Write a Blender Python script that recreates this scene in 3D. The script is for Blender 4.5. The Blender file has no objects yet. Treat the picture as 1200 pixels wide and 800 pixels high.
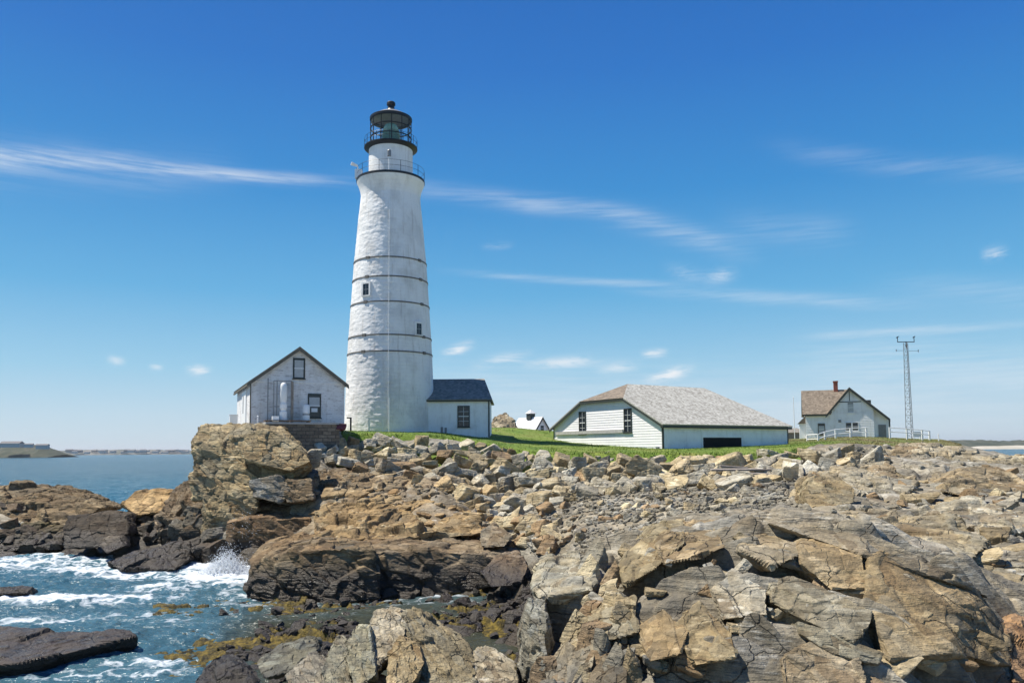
import bpy, bmesh, math, random
import numpy as np
from mathutils import Vector, Matrix
R = math.radians
rng = random.Random(7)
scn = bpy.context.scene
col = scn.collection

# ------------------------------------------------------------------ camera
F = 933.0
PITCH, ROLL, SHIFT = R(4.5), R(0.47), 54.0
CAMZ = 6.0
cam_d = bpy.data.cameras.new('camera'); cam = bpy.data.objects.new('camera', cam_d); col.objects.link(cam)
MR = Matrix.Rotation(R(90) + PITCH, 3, 'X') @ Matrix.Rotation(-ROLL, 3, 'Z')
cam.matrix_world = Matrix.Translation((0, 0, CAMZ)) @ MR.to_4x4()
cam_d.sensor_width = 36; cam_d.lens = F / 1200 * 36; cam_d.shift_y = SHIFT / 1200
cam_d.clip_start = 0.1; cam_d.clip_end = 60000
scn.camera = cam
MRn = np.array(MR)

def ray(px, py):
    return MRn @ np.array(((px - 600) / F, (400 - py + SHIFT) / F, -1.0))
def P(px, py, D):
    d = ray(px, py); return np.array((0, 0, CAMZ)) + d * (D / d[1])
def Pz(px, py, z):
    d = ray(px, py); return np.array((0, 0, CAMZ)) + d * ((z - CAMZ) / d[2])

# ------------------------------------------------------------------ noise (numpy)
def hsh(ix, iy, iz, s):
    with np.errstate(over='ignore'):
        n = (ix.astype(np.int64) * 374761393 + iy.astype(np.int64) * 668265263 + iz.astype(np.int64) * 2147483647 + s * 1274126177) & 0xFFFFFFFF
        n = ((n ^ (n >> 13)) * 1274126177) & 0xFFFFFFFF
        n = (n ^ (n >> 16)) * 2246822519 & 0xFFFFFFFF
        n = n ^ (n >> 15)
    return (n & 0xFFFFFF) / float(0x1000000)

def vnoise(p, s=0):
    i = np.floor(p).astype(np.int64); f = p - i; f = f * f * (3 - 2 * f)
    r = 0
    for dx in (0, 1):
        wx = f[:, 0] if dx else 1 - f[:, 0]
        for dy in (0, 1):
            wy = f[:, 1] if dy else 1 - f[:, 1]
            for dz in (0, 1):
                wz = f[:, 2] if dz else 1 - f[:, 2]
                r = r + wx * wy * wz * hsh(i[:, 0] + dx, i[:, 1] + dy, i[:, 2] + dz, s)
    return r * 2 - 1

def fbm(p, o=4, s=0, g=.5):
    r, a, t = 0, 1, 0
    for k in range(o):
        r = r + a * vnoise(p * 2.03 ** k + 17.3 * k, s + k); t += a; a *= g
    return r / t

def facet(p, s=0, crack=.6, three=True, soft=.05, ident=False):
    """blocks of flat, tilted faces meeting in short steep steps, with cracks between (Worley cells)"""
    i = np.floor(p).astype(np.int64)
    n = len(p); d1 = np.full(n, 1e9); d2 = np.full(n, 1e9); num = np.zeros(n); den = np.zeros(n) + 1e-30; rid = np.zeros(n)
    zs = (-1, 0, 1) if three else (0,)
    for dx in (-1, 0, 1):
        for dy in (-1, 0, 1):
            for dz in zs:
                cx, cy, cz = i[:, 0] + dx, i[:, 1] + dy, i[:, 2] + dz
                qx = p[:, 0] - (cx + .1 + .8 * hsh(cx, cy, cz, s))
                qy = p[:, 1] - (cy + .1 + .8 * hsh(cx, cy, cz, s + 1))
                qz = p[:, 2] - (cz + .1 + .8 * hsh(cx, cy, cz, s + 2)) if three else 0
                d = np.sqrt(qx * qx + qy * qy + qz * qz)
                v = (hsh(cx, cy, cz, s + 3) - .5) * 1.1 + (hsh(cx, cy, cz, s + 4) - .5) * 1.5 * qx + (hsh(cx, cy, cz, s + 5) - .5) * 1.5 * qy
                if three: v = v + (hsh(cx, cy, cz, s + 6) - .5) * 1.5 * qz
                w = np.exp(-d / soft); num += w * v; den += w
                near = d < d1
                if ident: rid = np.where(near, hsh(cx, cy, cz, s + 7) - .5, rid)
                d2 = np.where(near, d1, np.minimum(d2, d)); d1 = np.where(near, d, d1)
    r = num / den - crack * np.exp(-(d2 - d1) / .045)
    return (r, rid) if ident else r

def sstep(a, b, x):
    t = np.clip((x - a) / (b - a), 0, 1); return t * t * (3 - 2 * t)

# ------------------------------------------------------------------ mesh helpers
def mesh_np(name, V, Fc, mat, parent=None, sharp=None, smooth=True):
    V = np.asarray(V, np.float32); Fc = np.asarray(Fc, np.int32); k = Fc.shape[1]
    me = bpy.data.meshes.new(name)
    me.vertices.add(len(V)); me.vertices.foreach_set('co', V.ravel())
    me.loops.add(Fc.size); me.loops.foreach_set('vertex_index', Fc.ravel())
    me.polygons.add(len(Fc)); me.polygons.foreach_set('loop_start', np.arange(0, Fc.size, k, dtype=np.int32))
    me.polygons.foreach_set('use_smooth', np.full(len(Fc), smooth))
    me.update(calc_edges=True)
    if sharp: me.set_sharp_from_angle(angle=R(sharp))
    me.materials.append(mat)
    o = bpy.data.objects.new(name, me); col.objects.link(o)
    if parent: o.parent = parent
    return o

def attr(o, name, a):
    x = o.data.attributes.new(name, 'FLOAT', 'POINT'); x.data.foreach_set('value', np.asarray(a, np.float32)); return o
class MB:
    """collects boxes, prisms and tubes; build() links them as ONE mesh"""
    def __init__(s): s.v = []; s.f = []
    def poly(s, pts, faces):
        b = len(s.v); s.v += [tuple(map(float, p)) for p in pts]; s.f += [tuple(b + i for i in f) for f in faces]; return s
    def box(s, x0, x1, y0, y1, z0, z1):
        return s.poly([(x0, y0, z0), (x1, y0, z0), (x1, y1, z0), (x0, y1, z0), (x0, y0, z1), (x1, y0, z1), (x1, y1, z1), (x0, y1, z1)],
                      [(0, 3, 2, 1), (4, 5, 6, 7), (0, 1, 5, 4), (1, 2, 6, 5), (2, 3, 7, 6), (3, 0, 4, 7)])
    def prism(s, pts, off):
        n = len(pts); off = Vector(off); a = [Vector(p) for p in pts]
        return s.poly(a + [p + off for p in a], [tuple(range(n))[::-1], tuple(range(n, 2 * n))] + [(i, (i + 1) % n, n + (i + 1) % n, n + i) for i in range(n)])
    def tube(s, a, b, r, r2=None, n=8):
        a, b = Vector(a), Vector(b); d = (b - a).normalized(); r2 = r if r2 is None else r2
        u = d.orthogonal().normalized(); w = d.cross(u)
        pts = [a + (u * math.cos(t) + w * math.sin(t)) * r for t in [2 * math.pi * k / n for k in range(n)]]
        pts += [b + (u * math.cos(t) + w * math.sin(t)) * r2 for t in [2 * math.pi * k / n for k in range(n)]]
        return s.poly(pts, [tuple(range(n))[::-1], tuple(range(n, 2 * n))] + [(i, (i + 1) % n, n + (i + 1) % n, n + i) for i in range(n)])
    def path(s, pts, r, n=6):
        for a, b in zip(pts[:-1], pts[1:]): s.tube(a, b, r, n=n)
        return s
    def lathe(s, prof, n=48, c=(0, 0), a0=0, a1=2 * math.pi):
        full = abs(a1 - a0 - 2 * math.pi) < 1e-6; m = n if full else n + 1; b = len(s.v)
        for r, z in prof:
            for k in range(m):
                t = a0 + (a1 - a0) * k / n; s.v.append((c[0] + r * math.cos(t), c[1] + r * math.sin(t), z))
        for j in range(len(prof) - 1):
            for k in range(n):
                q = (k + 1) % m; s.f.append((b + j * m + k, b + j * m + q, b + (j + 1) * m + q, b + (j + 1) * m + k))
        return s
    def build(s, name, mat, parent=None, bevel=0, smooth=False, sharp=35):
        me = bpy.data.meshes.new(name); me.from_pydata([tuple(v) for v in s.v], [], s.f)
        bm = bmesh.new(); bm.from_mesh(me); bmesh.ops.recalc_face_normals(bm, faces=bm.faces)
        if bevel: bmesh.ops.bevel(bm, geom=bm.edges[:], offset=bevel, segments=1, affect='EDGES')
        bm.to_mesh(me); bm.free()
        if smooth:
            me.polygons.foreach_set('use_smooth', np.ones(len(me.polygons), bool)); me.set_sharp_from_angle(angle=R(sharp))
        me.materials.append(mat)
        o = bpy.data.objects.new(name, me); col.objects.link(o)
        if parent: o.parent = parent
        return o

def tag(o, label=None, cat=None, group=None, kind=None):
    if label: o['label'] = label
    if cat: o['category'] = cat
    if group: o['group'] = group
    if kind: o['kind'] = kind
    return o
def empty(name, loc, rz, label, cat, group=None):
    o = bpy.data.objects.new(name, None); col.objects.link(o); o.location = loc; o.rotation_euler = (0, 0, rz); o.empty_display_size = .3
    return tag(o, label, cat, group)
kids = {}
def copy_tree(o, parent=None):
    c = o.copy(); col.objects.link(c)
    if parent: c.parent = parent
    for ch in [k for k in bpy.data.objects if k.parent is o]: copy_tree(ch, c)
    return c

# ------------------------------------------------------------------ materials
class NT:
    def __init__(s, t): s.t = t; s.n = t.nodes; s.l = t.links
    def new(s, typ, **kw):
        n = s.n.new(typ)
        for k, v in kw.items(): setattr(n, k, v)
        return n
    def put(s, sock, v):
        if v is None: return
        if hasattr(v, 'is_output'): s.l.new(v, sock)
        elif isinstance(v, (tuple, list)) and len(v) == 3 and sock.type == 'RGBA': sock.default_value = (*v, 1)
        else: sock.default_value = v
    def math(s, op, a, b=None, c=None, clamp=False):
        n = s.new('ShaderNodeMath', operation=op, use_clamp=clamp)
        for i, v in enumerate((a, b, c)): s.put(n.inputs[i], v)
        return n.outputs[0]
    def vmath(s, op, a, b=None):
        n = s.new('ShaderNodeVectorMath', operation=op); s.put(n.inputs[0], a); s.put(n.inputs[1], b)
        return n.outputs['Value'] if op in ('LENGTH', 'DISTANCE', 'DOT_PRODUCT') else n.outputs[0]
    def noise(s, vec, scale, detail=4, rough=.55, dist=0, col=False):
        n = s.new('ShaderNodeTexNoise'); s.put(n.inputs['Vector'], vec); s.put(n.inputs['Scale'], scale)
        n.inputs['Detail'].default_value = detail; n.inputs['Roughness'].default_value = rough; n.inputs['Distortion'].default_value = dist
        return n.outputs['Color' if col else 'Fac']
    def voro(s, vec, scale, feature='F1', out='Distance', rnd=1):
        n = s.new('ShaderNodeTexVoronoi', feature=feature); s.put(n.inputs['Vector'], vec); s.put(n.inputs['Scale'], scale)
        n.inputs['Randomness'].default_value = rnd
        return n.outputs[out]
    def map(s, vec, rot=(0, 0, 0), scale=(1, 1, 1), loc=(0, 0, 0)):
        n = s.new('ShaderNodeMapping'); s.put(n.inputs[0], vec); n.inputs['Rotation'].default_value = rot; n.inputs['Scale'].default_value = scale
        n.inputs['Location'].default_value = loc
        return n.outputs[0]
    def rng(s, v, a, b, c=0., d=1., smooth=True):
        n = s.new('ShaderNodeMapRange', interpolation_type='SMOOTHSTEP' if smooth else 'LINEAR')
        for i, x in enumerate((v, a, b, c, d)): s.put(n.inputs[i], x)
        return n.outputs[0]
    def ramp(s, v, stops):
        n = s.new('ShaderNodeValToRGB'); e = n.color_ramp.elements
        while len(e) < len(stops): e.new(.5)
        for k, (p, c) in enumerate(stops): e[k].position = p; e[k].color = (*c, 1)
        s.put(n.inputs[0], v); return n.outputs[0]
    def mix(s, f, a, b, mode='MIX'):
        n = s.new('ShaderNodeMix', data_type='RGBA', blend_type=mode, clamp_factor=True)
        s.put(n.inputs[0], f); s.put(n.inputs[6], a); s.put(n.inputs[7], b); return n.outputs[2]
    def bump(s, h, strength, dist, nrm=None):
        n = s.new('ShaderNodeBump'); s.put(n.inputs['Height'], h); n.inputs['Strength'].default_value = strength
        n.inputs['Distance'].default_value = dist; s.put(n.inputs['Normal'], nrm); return n.outputs[0]

def material(name):
    m = bpy.data.materials.new(name); m.use_nodes = True; nt = NT(m.node_tree); b = m.node_tree.nodes['Principled BSDF']
    return m, nt, b
def simple(name, c, rough=.6, metal=0, var=.15, scale=4, bump=0.):
    m, t, b = material(name); pos = t.new('ShaderNodeTexCoord').outputs['Object']
    n = t.noise(pos, scale, 6, .6)
    v = t.rng(n, .25, .75, 1 - var, 1 + var, False)
    t.put(b.inputs['Base Color'], t.mix(1, c, v, 'MULTIPLY')); b.inputs['Roughness'].default_value = rough; b.inputs['Metallic'].default_value = metal
    if bump: t.put(b.inputs['Normal'], t.bump(t.noise(pos, scale * 6, 4), bump, .01))
    return m

def rock_material(name, terrain=False, fresh=False):
    m, t, b = material(name)
    pos = t.new('ShaderNodeNewGeometry').outputs['Position']
    oi = t.new('ShaderNodeObjectInfo')
    off = t.vmath('ADD', pos, (0, 0, 0))
    wob = t.vmath('ADD', pos, t.vmath('SCALE', t.noise(pos, .7, 3, col=True), None)) if False else pos
    big = t.noise(pos, .28, 5, .6)
    med = t.noise(pos, 1.3, 7, .65)
    fine = t.noise(pos, 9, 8, .7)
    strat_v = t.map(pos, (R(25), R(-38), R(-35)), (1, 1.0, 9))
    strat = t.noise(strat_v, .9, 6, .62, .15)
    c = t.ramp(t.math('ADD', t.math('MULTIPLY', big, .62), t.math('MULTIPLY', med, .38)),
               [(.30, (.175, .163, .135)), (.41, (.28, .253, .20)), (.49, (.355, .302, .21)), (.57, (.425, .388, .305)), (.70, (.53, .50, .42))])
    # rust stain, strongest on the ledges below the lighthouse
    dist = t.vmath('DISTANCE', pos, (-7.5, 41, 3))
    rustzone = t.math('ADD', t.math('MULTIPLY', t.rng(dist, 4, 11, .24, 0.), 1), .0)
    rust = t.rng(t.math('ADD', t.noise(pos, .55, 6, .6, .4), rustzone), .56, .80)
    c = t.mix(t.math('MULTIPLY', rust, .6), c, (.34, .235, .125))
    tn = t.new('ShaderNodeAttribute', attribute_name='tone').outputs['Fac']
    c = t.mix(t.rng(tn, .08, .45, 0, .6), c, (.30, .215, .125)); c = t.mix(t.rng(tn, -.08, -.45, 0, .75), c, (.24, .24, .22))
    c = t.mix(1, c, t.rng(t.math('SINE', t.math('MULTIPLY', tn, 14)), -1, 1, .66, 1.1, False), 'MULTIPLY')
    # value variation: grain, bedding
    c = t.mix(1, c, t.rng(fine, .25, .75, .58, 1.24, False), 'MULTIPLY')
    c = t.mix(1, c, t.rng(med, .3, .7, .74, 1.08, False), 'MULTIPLY')
    c = t.mix(.8, c, t.rng(strat, .3, .7, .62, 1.3, False), 'MULTIPLY')
    # pale salt / guano patches
    pale = t.rng(t.math('MULTIPLY', t.noise(pos, .8, 8, .7, .5), t.rng(t.noise(strat_v, 1.7, 4), .3, .7, .75, 1.2, False)), .58, .70)
    c = t.mix(t.math('MULTIPLY', pale, .6), c, (.56, .53, .45))
    # cracks
    wv = t.new('ShaderNodeMix', data_type='VECTOR'); wv.inputs[0].default_value = .22
    t.put(wv.inputs[4], pos); t.put(wv.inputs[5], t.noise(pos, 1.1, 4, col=True))
    wv2 = t.vmath('ADD', pos, t.vmath('MULTIPLY', t.noise(pos, 1.6, 4, col=True), (.5, .5, .5)))
    ce = t.voro(wv2, .85, 'DISTANCE_TO_EDGE')
    crack = t.rng(ce, 0, .016, 1, 0)
    crack = t.math('MULTIPLY', crack, t.rng(t.noise(pos, .6, 2), .42, .58))
    c = t.mix(t.math('MULTIPLY', crack, .5), c, (.05, .042, .03))
    # stone's own tone
    c = t.mix(1, c, oi.outputs['Color'], 'MULTIPLY')
    # intertidal black band
    sep = t.new('ShaderNodeSeparateXYZ'); t.put(sep.inputs[0], pos)
    tide = t.rng(t.math('ADD', sep.outputs[2], t.math('MULTIPLY', t.math('SUBTRACT', t.noise(pos, .45, 5), .5), 1.7)), .75, 1.75, 1, 0)
    seaside = t.rng(sep.outputs[0], 1.5, 3.5, 1, 0)
    tide = t.math('MULTIPLY', tide, seaside)
    c = t.mix(t.math('MULTIPLY', tide, .9), c, t.mix(med, (.022, .018, .014), (.05, .04, .03)))
    t.put(b.inputs['Base Color'], c)
    t.put(b.inputs['Roughness'], t.math('SUBTRACT', .88, t.math('MULTIPLY', tide, t.rng(med, .35, .65, .62, .3))))
    b.inputs['Specular IOR Level'].default_value = .35
    h = t.math('ADD', t.math('MULTIPLY', med, 1.1), t.math('MULTIPLY', fine, .35))
    h = t.math('ADD', h, t.math('MULTIPLY', strat, 1.0))
    h = t.math('SUBTRACT', h, t.math('MULTIPLY', crack, .5))
    t.put(b.inputs['Normal'], t.bump(h, .95, .15))
    return m

M = {}
M['rock'] = rock_material('weathered_rock')
def white_paint(name, base=(.84, .84, .82), dirt=.25, dscale=1.2, brick=False, rubble=False):
    m, t, b = material(name); pos = t.new('ShaderNodeTexCoord').outputs['Object']
    n = t.noise(pos, dscale, 8, .65); n2 = t.noise(t.map(pos, scale=(1, 1, .18)), dscale * 2.5, 6, .6)
    d = t.math('MULTIPLY', t.rng(n, .45, .72), dirt); d2 = t.math('MULTIPLY', t.rng(n2, .5, .75), dirt)
    c = t.mix(d, base, (.36, .33, .29)); c = t.mix(d2, c, (.42, .38, .32))
    hh = t.noise(pos, 14, 5, .6)
    if brick:
        br = t.new('ShaderNodeTexBrick'); t.put(br.inputs['Vector'], t.map(pos, (R(90), 0, 0)))
        br.inputs['Scale'].default_value = 1; br.inputs['Brick Width'].default_value = .24; br.inputs['Row Height'].default_value = .085; br.inputs['Mortar Size'].default_value = .008
        bad = t.rng(t.noise(t.map(pos, scale=(.8, .8, 3.4)), 2.4, 8, .75), .52, .60)
        c = t.mix(t.math('MULTIPLY', bad, .55), c, (.30, .25, .22))
        hh = t.math('ADD', hh, t.math('MULTIPLY', br.outputs['Fac'], -1.0))
    if rubble:
        sp_ = t.new('ShaderNodeSeparateXYZ'); t.put(sp_.inputs[0], pos); an_ = t.math('ARCTAN2', sp_.outputs[1], sp_.outputs[0])
        cb_ = t.new('ShaderNodeCombineXYZ'); t.put(cb_.inputs[0], t.math('MULTIPLY', an_, 3.4)); t.put(cb_.inputs[1], sp_.outputs[2])
        wq_ = t.vmath('ADD', cb_.outputs[0], t.vmath('MULTIPLY', t.noise(pos, 1.2, 3, col=True), (.25, .16, 0)))
        br = t.new('ShaderNodeTexBrick'); t.put(br.inputs['Vector'], wq_); br.inputs['Scale'].default_value = 1; br.inputs['Brick Width'].default_value = .62; br.inputs['Row Height'].default_value = .30; br.inputs['Mortar Size'].default_value = .022; br.inputs['Mortar Smooth'].default_value = .6
        hh = t.math('SUBTRACT', hh, t.math('MULTIPLY', br.outputs['Fac'], .9))
        run = t.noise(t.map(cb_.outputs[0], scale=(2.2, .16, 1)), 1.6, 7, .7)
        c = t.mix(t.math('MULTIPLY', t.rng(run, .54, .70), .42), c, (.33, .27, .21))
        c = t.mix(t.math('MULTIPLY', t.rng(t.noise(pos, .35, 6, .65), .5, .66), .3), c, (.46, .47, .47))
    t.put(b.inputs['Base Color'], c); b.inputs['Roughness'].default_value = .75
    t.put(b.inputs['Normal'], t.bump(hh, .6, .03))
    return m
M['tower'] = white_paint('whitewashed_stone', (.80, .79, .76), .4, .45, rubble=True)
M['brick'] = white_paint('whitewashed_brick', (.82, .81, .79), .45, 1.1, brick=True)
M['clap'] = white_paint('white_clapboard', (.87, .85, .845), .12, 1.0)
M['clap_old'] = white_paint('flaking_white_boards', (.84, .84, .83), .28, 1.0)
M['white'] = simple('white_paint', (.78, .78, .76), .5, var=.06)
M['trim'] = simple('dark_green_trim', (.035, .042, .036), .6)
M['rake'] = simple('brown_green_trim', (.12, .11, .085), .8, var=.35)
M['black'] = simple('black_iron', (.012, .012, .013), .45)
M['iron'] = simple('dark_iron_band', (.13, .12, .105), .7, var=.35)
M['opening_shade'] = simple('painted_opening_shade', (.008, .008, .008), .95)  # near-black colour standing in for the shade inside the barn opening
M['steel'] = simple('galvanised_steel', (.22, .22, .22), .5, .3)
M['glassd'] = simple('dark_window_glass', (.02, .024, .03), .08, var=.3)
M['blind'] = simple('pale_blind', (.42, .44, .44), .6)
M['wood'] = simple('weathered_timber', (.28, .24, .20), .85, var=.35, scale=6, bump=.4)
M['deck'] = simple('brown_deck_boards', (.17, .12, .08), .8, var=.3)
M['chimney'] = simple('red_brick', (.27, .085, .055), .85, var=.25, scale=9)
M['maroon'] = simple('maroon_cover', (.10, .02, .04), .7)
M['concrete'] = simple('pale_concrete', (.42, .41, .38), .9, var=.2, bump=.4)

def shingles(name, c1, c2, pale=0.):
    m, t, b = material(name); uv = t.new('ShaderNodeTexCoord').outputs['UV']; pos = t.new('ShaderNodeTexCoord').outputs['Object']
    br = t.new('ShaderNodeTexBrick', offset=.5); t.put(br.inputs['Vector'], uv)
    br.inputs['Scale'].default_value = 1; br.inputs['Brick Width'].default_value = .22; br.inputs['Row Height'].default_value = .17
    br.inputs['Mortar Size'].default_value = .008; br.inputs['Color1'].default_value = (0, 0, 0, 1); br.inputs['Color2'].default_value = (1, 1, 1, 1); br.inputs['Bias'].default_value = 0
    n = t.noise(t.map(uv, scale=(2.2, .6, 1)), 1.3, 8, .7); n2 = t.noise(uv, .4, 5, .6)
    w = t.new('ShaderNodeTexWhiteNoise', noise_dimensions='2D')
    fl = t.vmath('FLOOR', t.vmath('MULTIPLY', uv, (1 / .19, 1 / .17, 1))); t.put(w.inputs['Vector'], fl)
    f = t.math('ADD', t.math('MULTIPLY', w.outputs['Value'], .45), t.math('ADD', t.math('MULTIPLY', n, .7), t.math('MULTIPLY', n2, .3)))
    c = t.mix(t.rng(f, .35, 1.0, 0, 1, False), c1, c2)
    c = t.mix(t.math('MULTIPLY', br.outputs['Fac'], .5), c, (.05, .045, .04))
    t.put(b.inputs['Base Color'], c); b.inputs['Roughness'].default_value = .85
    sy = t.new('ShaderNodeSeparateXYZ'); t.put(sy.inputs[0], uv)
    saw = t.math('FRACT', t.math('DIVIDE', sy.outputs[1], .17))
    h = t.math('ADD', t.math('SUBTRACT', 1., saw), t.math('MULTIPLY', w.outputs['Value'], .5))
    t.put(b.inputs['Normal'], t.bump(h, .6, .03))
    return m
M['roof_pale'] = shingles('silvered_wood_shingles', (.19, .175, .14), (.55, .535, .475))
M['roof_brown'] = shingles('brown_wood_shingles', (.09, .07, .05), (.28, .225, .165))
M['roof_grey'] = shingles('grey_slate_shingles', (.12, .105, .085), (.33, .30, .245))
M['roof_white'] = shingles('white_roof', (.6, .6, .6), (.78, .78, .76))

def roof_poly(name, polys, mat, parent, thick=.09):
    """each polygon: list of local points, first edge along the eave; gets UVs in metres and thickness"""
    me = bpy.data.meshes.new(name); V = []; Fs = []; UV = []
    for pts in polys:
        p = [Vector(q) for q in pts]; e = (p[1] - p[0]).normalized(); n = e.cross(p[2] - p[0]).normalized()
        if n.z < 0: n = -n
        up = n.cross(e)
        if up.z < 0: up = -up
        b = len(V); k = len(p); V += p + [q - n * thick for q in p]
        Fs.append(tuple(range(b, b + k))); UV.append([((q - p[0]).dot(e), (q - p[0]).dot(up)) for q in p])
        Fs.append(tuple(range(b + k, b + 2 * k))[::-1]); UV.append([((q - p[0]).dot(e), (q - p[0]).dot(up)) for q in p][::-1])
        for i in range(k):
            j = (i + 1) % k; Fs.append((b + i, b + k + i, b + k + j, b + j)); UV.append([(0, 0), (0, .1), (.1, .1), (.1, 0)])
    me.from_pydata(V, [], Fs); uvl = me.uv_layers.new(name='UVMap'); i = 0
    for f, u in zip(me.polygons, UV):
        for li, q in zip(f.loop_indices, u): uvl.data[li].uv = q
    bm = bmesh.new(); bm.from_mesh(me); bmesh.ops.recalc_face_normals(bm, faces=bm.faces); bm.to_mesh(me); bm.free()
    me.materials.append(mat); o = bpy.data.objects.new(name, me); col.objects.link(o); o.parent = parent
    return o

def clap_wall(mb, z0, z1, left, right, y=0, course=.15, axis='x', lap=.028):
    """lapped boards on the plane y=const (axis x) or x=const (axis y); left(z), right(z) give the outline"""
    z = z0
    while z < z1 - 1e-4:
        t = min(z + course, z1)
        a0, b0, a1, b1 = left(z), right(z), left(t), right(t)
        pts = [(a0, y - lap, z), (b0, y - lap, z), (b1, y - .006, t), (a1, y - .006, t), (a0, y + .04, z), (b0, y + .04, z), (b1, y + .04, t), (a1, y + .04, t)]
        if axis == 'y': pts = [(-p[1] + 2 * y if False else y + (y - p[1]), p[0], p[2]) for p in pts]
        mb.poly(pts, [(0, 1, 2, 3), (4, 7, 6, 5), (0, 4, 5, 1), (3, 2, 6, 7), (0, 3, 7, 4), (1, 5, 6, 2)])
        z = t

def window(parent, x, z, w, h, y=0, face=0, frame=M['trim'], glass=M['glassd'], muntin=M['white'], nx=2, ny=2, fw=.07, label=None, blind=None, sillm=None):
    """window on a wall; face 0 = front (-y), 1 = right side (+x), 2 = left side (-x)"""
    rot = (0, R(90), R(-90))[face]
    def put(mb, name, mat, par):
        o = mb.build(name, mat, par)
        if par is parent:
            o.location = (x, y, z) if face == 0 else (y, x, z); o.rotation_euler = (0, 0, rot)
        return o
    f = MB(); d = .05
    f.box(-w / 2 - fw, -w / 2, -d, .02, -fw, h + fw); f.box(w / 2, w / 2 + fw, -d, .02, -fw, h + fw)
    f.box(-w / 2, w / 2, -d, .02, h, h + fw); f.box(-w / 2, w / 2, -d, .02, -fw, 0)
    f.box(-w / 2 - fw - .04, w / 2 + fw + .04, -d - .06, .018, -fw - .06, -fw - .002)
    fo = put(f, 'window', frame, parent)
    if label: fo['label'] = label
    MB().box(-w / 2, w / 2, -.012, .01, 0, h).build('pane', glass, fo)
    s = MB(); e = .022
    s.box(-w / 2, w / 2, -.035, -.014, h / 2 - e * 1.3, h / 2 + e * 1.3)
    for k in range(1, nx): s.box(-w / 2 + w * k / nx - e / 2, -w / 2 + w * k / nx + e / 2, -.03, -.0135, 0, h)
    for k in range(1, ny * 2):
        if k != ny: s.box(-w / 2, w / 2, -.03, -.0132, h * k / ny / 2 - e / 2, h * k / ny / 2 + e / 2)
    s.build('sash', muntin, fo)
    if blind: MB().box(-w / 2 + .02, w / 2 - .02, -.0125, .0, h * blind[0], h * blind[1]).build('blind', M['blind'], fo).location = (0, -.012, 0)
    return fo

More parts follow.
